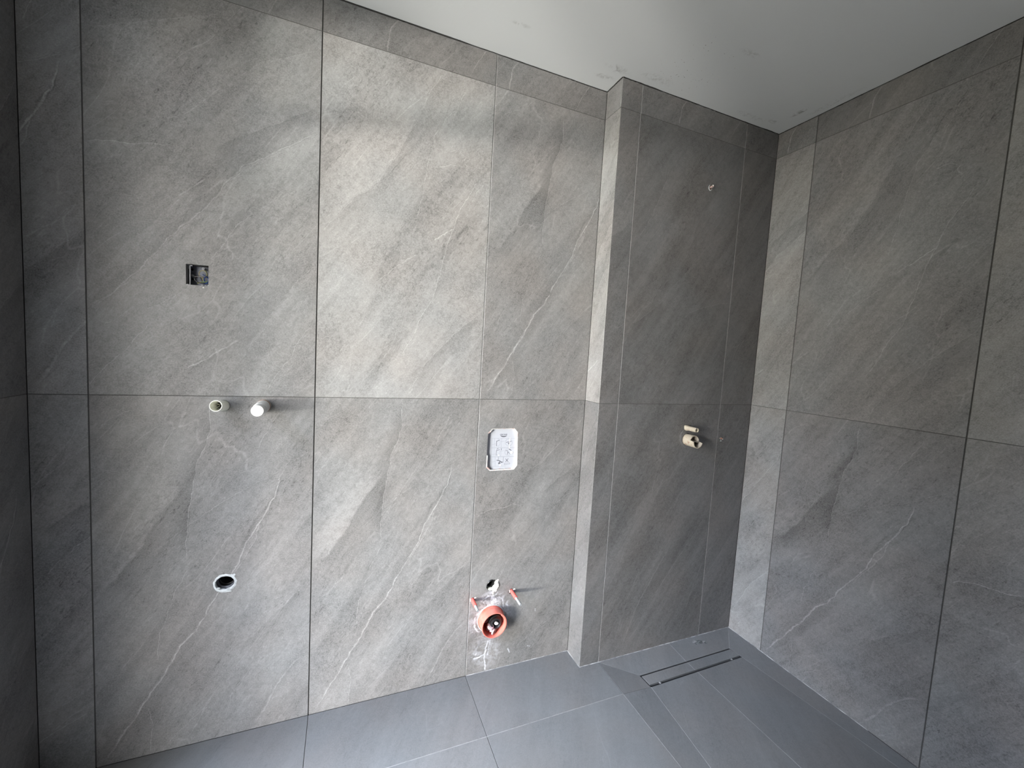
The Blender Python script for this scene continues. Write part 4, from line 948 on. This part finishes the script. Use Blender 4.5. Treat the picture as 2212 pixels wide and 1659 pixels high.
part('washer', bm, M['pink_grey'], pk, mw=Matrix.Translation((0.0150, -0.0125, 0.016)) @ Matrix.Rotation(math.radians(38), 4, 'Y') @ Matrix.Rotation(math.radians(12), 4, 'X'))
bm = bmesh.new(); lathe(bm, [(0.0046, 0.0032), (0.0046, -0.012), (0, -0.012)], 18); part('washer_bore', bm, M['brass'], pk, mw=Matrix.Translation((0.0150, -0.0125, 0.0155)) @ Matrix.Rotation(math.radians(38), 4, 'Y') @ Matrix.Rotation(math.radians(12), 4, 'X'))
bm = bmesh.new(); bx(bm, -0.004, -0.003, 0, 0.013, 0.003, 0.010); part('neck', bm, M['pink'], pk, False, mw=Matrix.Translation((0.003, -0.009, 0.004)))
wt = thing('guide_tube', 'greyish pink plastic guide tube inside the orange waste pipe, behind the pink fitting', 'plastic fitting', BACK(2.026, 0.239) @ Matrix.Translation((-0.026, 0.006, -0.03)))
bm = bmesh.new(); lathe(bm, [(0.0125, -0.02), (0.0125, 0.040), (0.0115, 0.041), (0.0100, 0.040), (0.0095, -0.02)], 24); part('tube_wall', bm, M['pink'], wt)
bm = bmesh.new(); lathe(bm, [(0.0096, 0.0), (0, 0.0)], 20); part('tube_bottom', bm, M['pink_grey'], wt)

# shower wall fittings
sa = thing('shower_arm_outlet', 'small outlet stub with a cracked white ring high on the dark shower wall', 'water outlet', BACK(2.9412, 2.2005, -DEP))
bm = bmesh.new()
ang = [math.radians(125 + 195 * i / 24) for i in range(25)]; prev = None; rd = random.Random(2)
for i, a in enumerate(ang):
    wv = 0.0036 * math.sin(math.pi * min(1, max(0.08, (i + 1) / 26))) + 0.0006; ri = 0.0092
    c = [bm.verts.new((ri * math.cos(a), 1.2 * ri * math.sin(a), -0.004)), bm.verts.new((ri * math.cos(a), 1.2 * ri * math.sin(a), 0.0015)), bm.verts.new(((ri + wv) * math.cos(a), 1.2 * (ri + wv) * math.sin(a), 0.0010)), bm.verts.new(((ri + wv) * math.cos(a), 1.2 * (ri + wv) * math.sin(a), -0.0002))]
    if prev:
        for j in range(3): bm.faces.new((prev[j], prev[j + 1], c[j + 1], c[j]))
    prev = c
part('sealant_ring', bm, M['white_sealant'], sa, label='cracked white ring')
bm = bmesh.new(); lathe(bm, [(0.0085, -0.03), (0.0085, -0.004), (0.0070, -0.003), (0.0066, -0.012), (0, -0.012)], 22); part('socket', bm, M['brass'], sa)
bm = bmesh.new(); lathe(bm, [(0.0050, -0.011), (0.0050, 0.0090), (0.0042, 0.0110), (0.0030, 0.0110), (0.0028, 0.004), (0, 0.004)], 18); part('stub', bm, M['stub'], sa, mw=Matrix.Translation((0.0035, 0.0035, 0)), label='pinkish brown stub')
bm = bmesh.new(); lump(bm, (0.0030, 0.0068, 0.0095), 0.0032, 0.0028, 0.0032, 4, 2, 0.25); part('plaster_crumb', bm, M['plaster'], sa)

mx = thing('mixer_valve', 'two cream plaster guards of a concealed mixer valve on the dark shower wall', 'mixer valve', BACK(2.9392, 1.0300, -DEP))
bm = bmesh.new(); n = 48; H = 0.067; R0, R_ = 0.0252, 0.0278; Ri = 0.0245
ringA = []; 
def top(a):                                                     # notched end: the upper half is cut back
    d = math.degrees(a) % 360
    return H - 0.022 if 5 < d < 175 else H
for i in range(n):
    a = 2 * math.pi * i / n; cs, sn = math.cos(a), math.sin(a); t = top(a)
    ringA.append([bm.verts.new((r * cs, r * sn, z)) for r, z in ((R0 * 0.98, -0.02), (R_, 0.004), (R_, t - 0.001), (R_ - 0.0008, t), (Ri + 0.0006, t), (Ri, t - 0.001), (Ri, 0.012))])
for i in range(n):
    A_, B_ = ringA[i], ringA[(i + 1) % n]
    for k in range(6):
        f = bm.faces.new((A_[k], B_[k], B_[k + 1], A_[k + 1])); f.material_index = 1 if k >= 4 else 0
bm.faces.new([q[6] for q in ringA]).material_index = 1
part('valve_guard', bm, [M['guard'], M['guard_in']], mx, mw=Matrix.Rotation(math.radians(-8), 4, 'Z'))
bm = bmesh.new(); bx(bm, -0.0245, -0.0015, 0.012, 0.0245, 0.0015, H - 0.016); part('guard_web', bm, M['guard_in'], mx, False, mw=Matrix.Rotation(math.radians(-8), 4, 'Z'))
bm = bmesh.new(); n = 24; ringA = []
for i in range(n):
    a = 2 * math.pi * i / n; cs, sn = math.cos(a), math.sin(a); t = 0.064 - (0.010 if 60 < math.degrees(a) < 100 or 250 < math.degrees(a) < 290 else 0) 
    ringA.append([bm.verts.new((r * cs, r * sn, z)) for r, z in ((0.0112, -0.02), (0.0118, 0.010), (0.0108, 0.014), (0.0108, t), (0.0085, t), (0.0085, 0.03))])
for i in range(n):
    A_, B_ = ringA[i], ringA[(i + 1) % n]
    for k in range(5): bm.faces.new((A_[k], B_[k], B_[k + 1], A_[k + 1]))
bm.faces.new([q[5] for q in ringA]); part('diverter_guard', bm, M['guard'], mx, mw=Matrix.Translation((-0.0110, 0.0573, 0)))
bm = bmesh.new(); lathe(bm, [(0.0128, -0.004), (0.0142, 0.003), (0.0125, 0.008), (0.0110, 0.009)], 20); lump(bm, (-0.011, 0.006, 0.001), 0.005, 0.006, 0.003, 5, 2, 0.25); part('plaster_collar', bm, M['guard'], mx, mw=Matrix.Translation((-0.0110, 0.0573, 0)))
bm = bmesh.new(); bx(bm, -0.002, 0.027, -0.006, 0.012, 0.048, -0.002); part('valve_body', bm, M['black_matte'], mx, False)
for r0, a0, a1, k_ in ((0.0400, 130, 235, 1), (0.0445, 150, 265, 2), (0.0365, 225, 275, 3)):
    bm = bmesh.new(); tube(bm, [(r0 * (1 + 0.03 * math.sin(i * 1.7 + k_)) * math.cos(math.radians(a0 + (a1 - a0) * i / 16)) - 0.002, 1.12 * r0 * (1 + 0.03 * math.sin(i * 1.3)) * math.sin(math.radians(a0 + (a1 - a0) * i / 16)) + 0.012, 0.0) for i in range(17)], 0.0007, 6)
    part('cutting_mark', bm, M['mark'], mx)
ho = thing('hose_outlet', 'small threaded outlet in a dark hole, right of the mixer valve guards', 'water outlet', BACK(3.1593, 1.0299, -DEP))
bm = bmesh.new(); lathe(bm, [(0.0113, -0.03), (0.0113, -0.006), (0.0095, -0.006), (0.0092, -0.03)], 24); part('socket', bm, M['black'], ho)
bm = bmesh.new(); lathe(bm, [(0.0085, -0.03), (0.0085, -0.002), (0.0078, 0.0), (0.0058, 0.0), (0.0055, -0.014), (0, -0.014)], 24); part('threaded_ring', bm, M['zinc'], ho)
bm = bmesh.new(); lathe(bm, [(0.0045, -0.013), (0.0045, 0.009), (0.0038, 0.0105), (0, 0.0105)], 18); part('stub', bm, M['brass'], ho, label='reddish brass stub')
bm = bmesh.new(); lump(bm, (0.001, -0.0125, 0), 0.006, 0.003, 0.0012, 3, 2, 0.25); lump(bm, (-0.0005, -0.0015, 0.0105), 0.0028, 0.003, 0.0015, 6, 2, 0.2); part('plaster_crumb', bm, M['white_sealant'], ho)

# linear floor drain with tile inlay
ld = thing('linear_drain', 'long tile inlay floor drain in the shower corner with dark slots', 'floor drain', FLAT(2.949, -0.2590, -0.010))
lc = lambda p: (p[0] - 2.949, p[1] + 0.2590)
q4 = [lc(p) for p in (NL, NR, FR, FL)]
bm = bmesh.new(); o_ = offset_loop(q4, 0.0006)
for i in range(4):
    a, b = o_[i], o_[(i + 1) % 4]; ii = offset_loop(q4, 0.0022); c, d = ii[(i + 1) % 4], ii[i]
    v = [bm.verts.new((*p, z)) for p in (a, b, c, d) for z in (-0.0012, -0.05)]
    for f in ((0, 2, 4, 6), (0, 1, 3, 2), (4, 5, 7, 6)): bm.faces.new([v[k] for k in f])
v = [bm.verts.new((*p, -0.05)) for p in o_]; bm.faces.new(v)
part('channel', bm, M['steel'], ld, False)
xs = lc((XM, 0))[0]
cvr = [(q4[0][0] + 0.0055, q4[0][1] + 0.0125), (q4[1][0] - 0.0025, q4[1][1] + 0.0115), (q4[2][0] - 0.0030, q4[2][1] - 0.0045), (q4[3][0] + 0.0065, q4[3][1] - 0.0050)]
yb = lambda x: cvr[0][1] + (cvr[1][1] - cvr[0][1]) * (x - cvr[0][0]) / (cvr[1][0] - cvr[0][0])
yt = lambda x: cvr[3][1] + (cvr[2][1] - cvr[3][1]) * (x - cvr[3][0]) / (cvr[2][0] - cvr[3][0])
bm = plate_bm(cvr, [], 0.004, 0.0004); part('cover_tray', bm, M['steel'], ld, False, mw=Matrix.Translation((0, 0, -0.0105)))
plate('tile', [cvr[0], (xs - .001, yb(xs)), (xs - .001, yt(xs)), cvr[3]], [], TM['floor'], ld, Matrix.Translation((0, 0, -0.0006)))
plate('tile', [(xs + .001, yb(xs)), cvr[1], cvr[2], (xs + .001, yt(xs))], [], TM['floor'], ld, Matrix.Translation((0, 0, -0.0006)), tone=0.97)
bm = bmesh.new(); bx(bm, xs - .0011, yb(xs) + .0005, -0.009, xs + .0011, yt(xs) - .0005, -0.0012); part('grout', bm, M['grout_light'], ld, False)
for fx, near in ((-0.218, 1), (0.222, 1), (0.255, 0), (0.200, 0)):
    y0, y1 = ((q4[0][1] + 0.0025, yb(fx) + 0.0002) if near else (yt(fx) - 0.0002, q4[3][1] - 0.0022))
    bm = bmesh.new(); bx(bm, fx - 0.0035, y0, -0.006, fx + 0.0035, y1, -0.0022); part('spacer_clip', bm, M['clip'], ld, False)

# dried plaster mark left on the floor behind the drain
pm = thing('plaster_mark', 'small grey plaster splash on the floor tile between drain and dark wall', 'plaster splash', FLAT(3.098, -0.1480, fall(3.098, -0.148) + 0.0002))
tl = Matrix.Rotation(math.atan(0.010 / 0.115), 4, 'X')
bm = bmesh.new(); lump(bm, (0, 0, 0), 0.026, 0.013, 0.0012, 4, 3, 0.16); lump(bm, (0.034, -0.013, 0), 0.009, 0.006, 0.0010, 9, 2, 0.3); part('splash', bm, M['mark_grey'], pm, mw=tl)
bm = bmesh.new(); lump(bm, (-0.020, 0.010, 0.0003), 0.014, 0.008, 0.0012, 6, 2, 0.3); part('splash_rim', bm, M['sealant'], pm, mw=tl); bm = bmesh.new(); lump(bm, (0.028, -0.004, 0.0003), 0.010, 0.004, 0.0010, 7, 2, 0.3); part('splash_rim', bm, M['sealant'], pm, mw=tl)
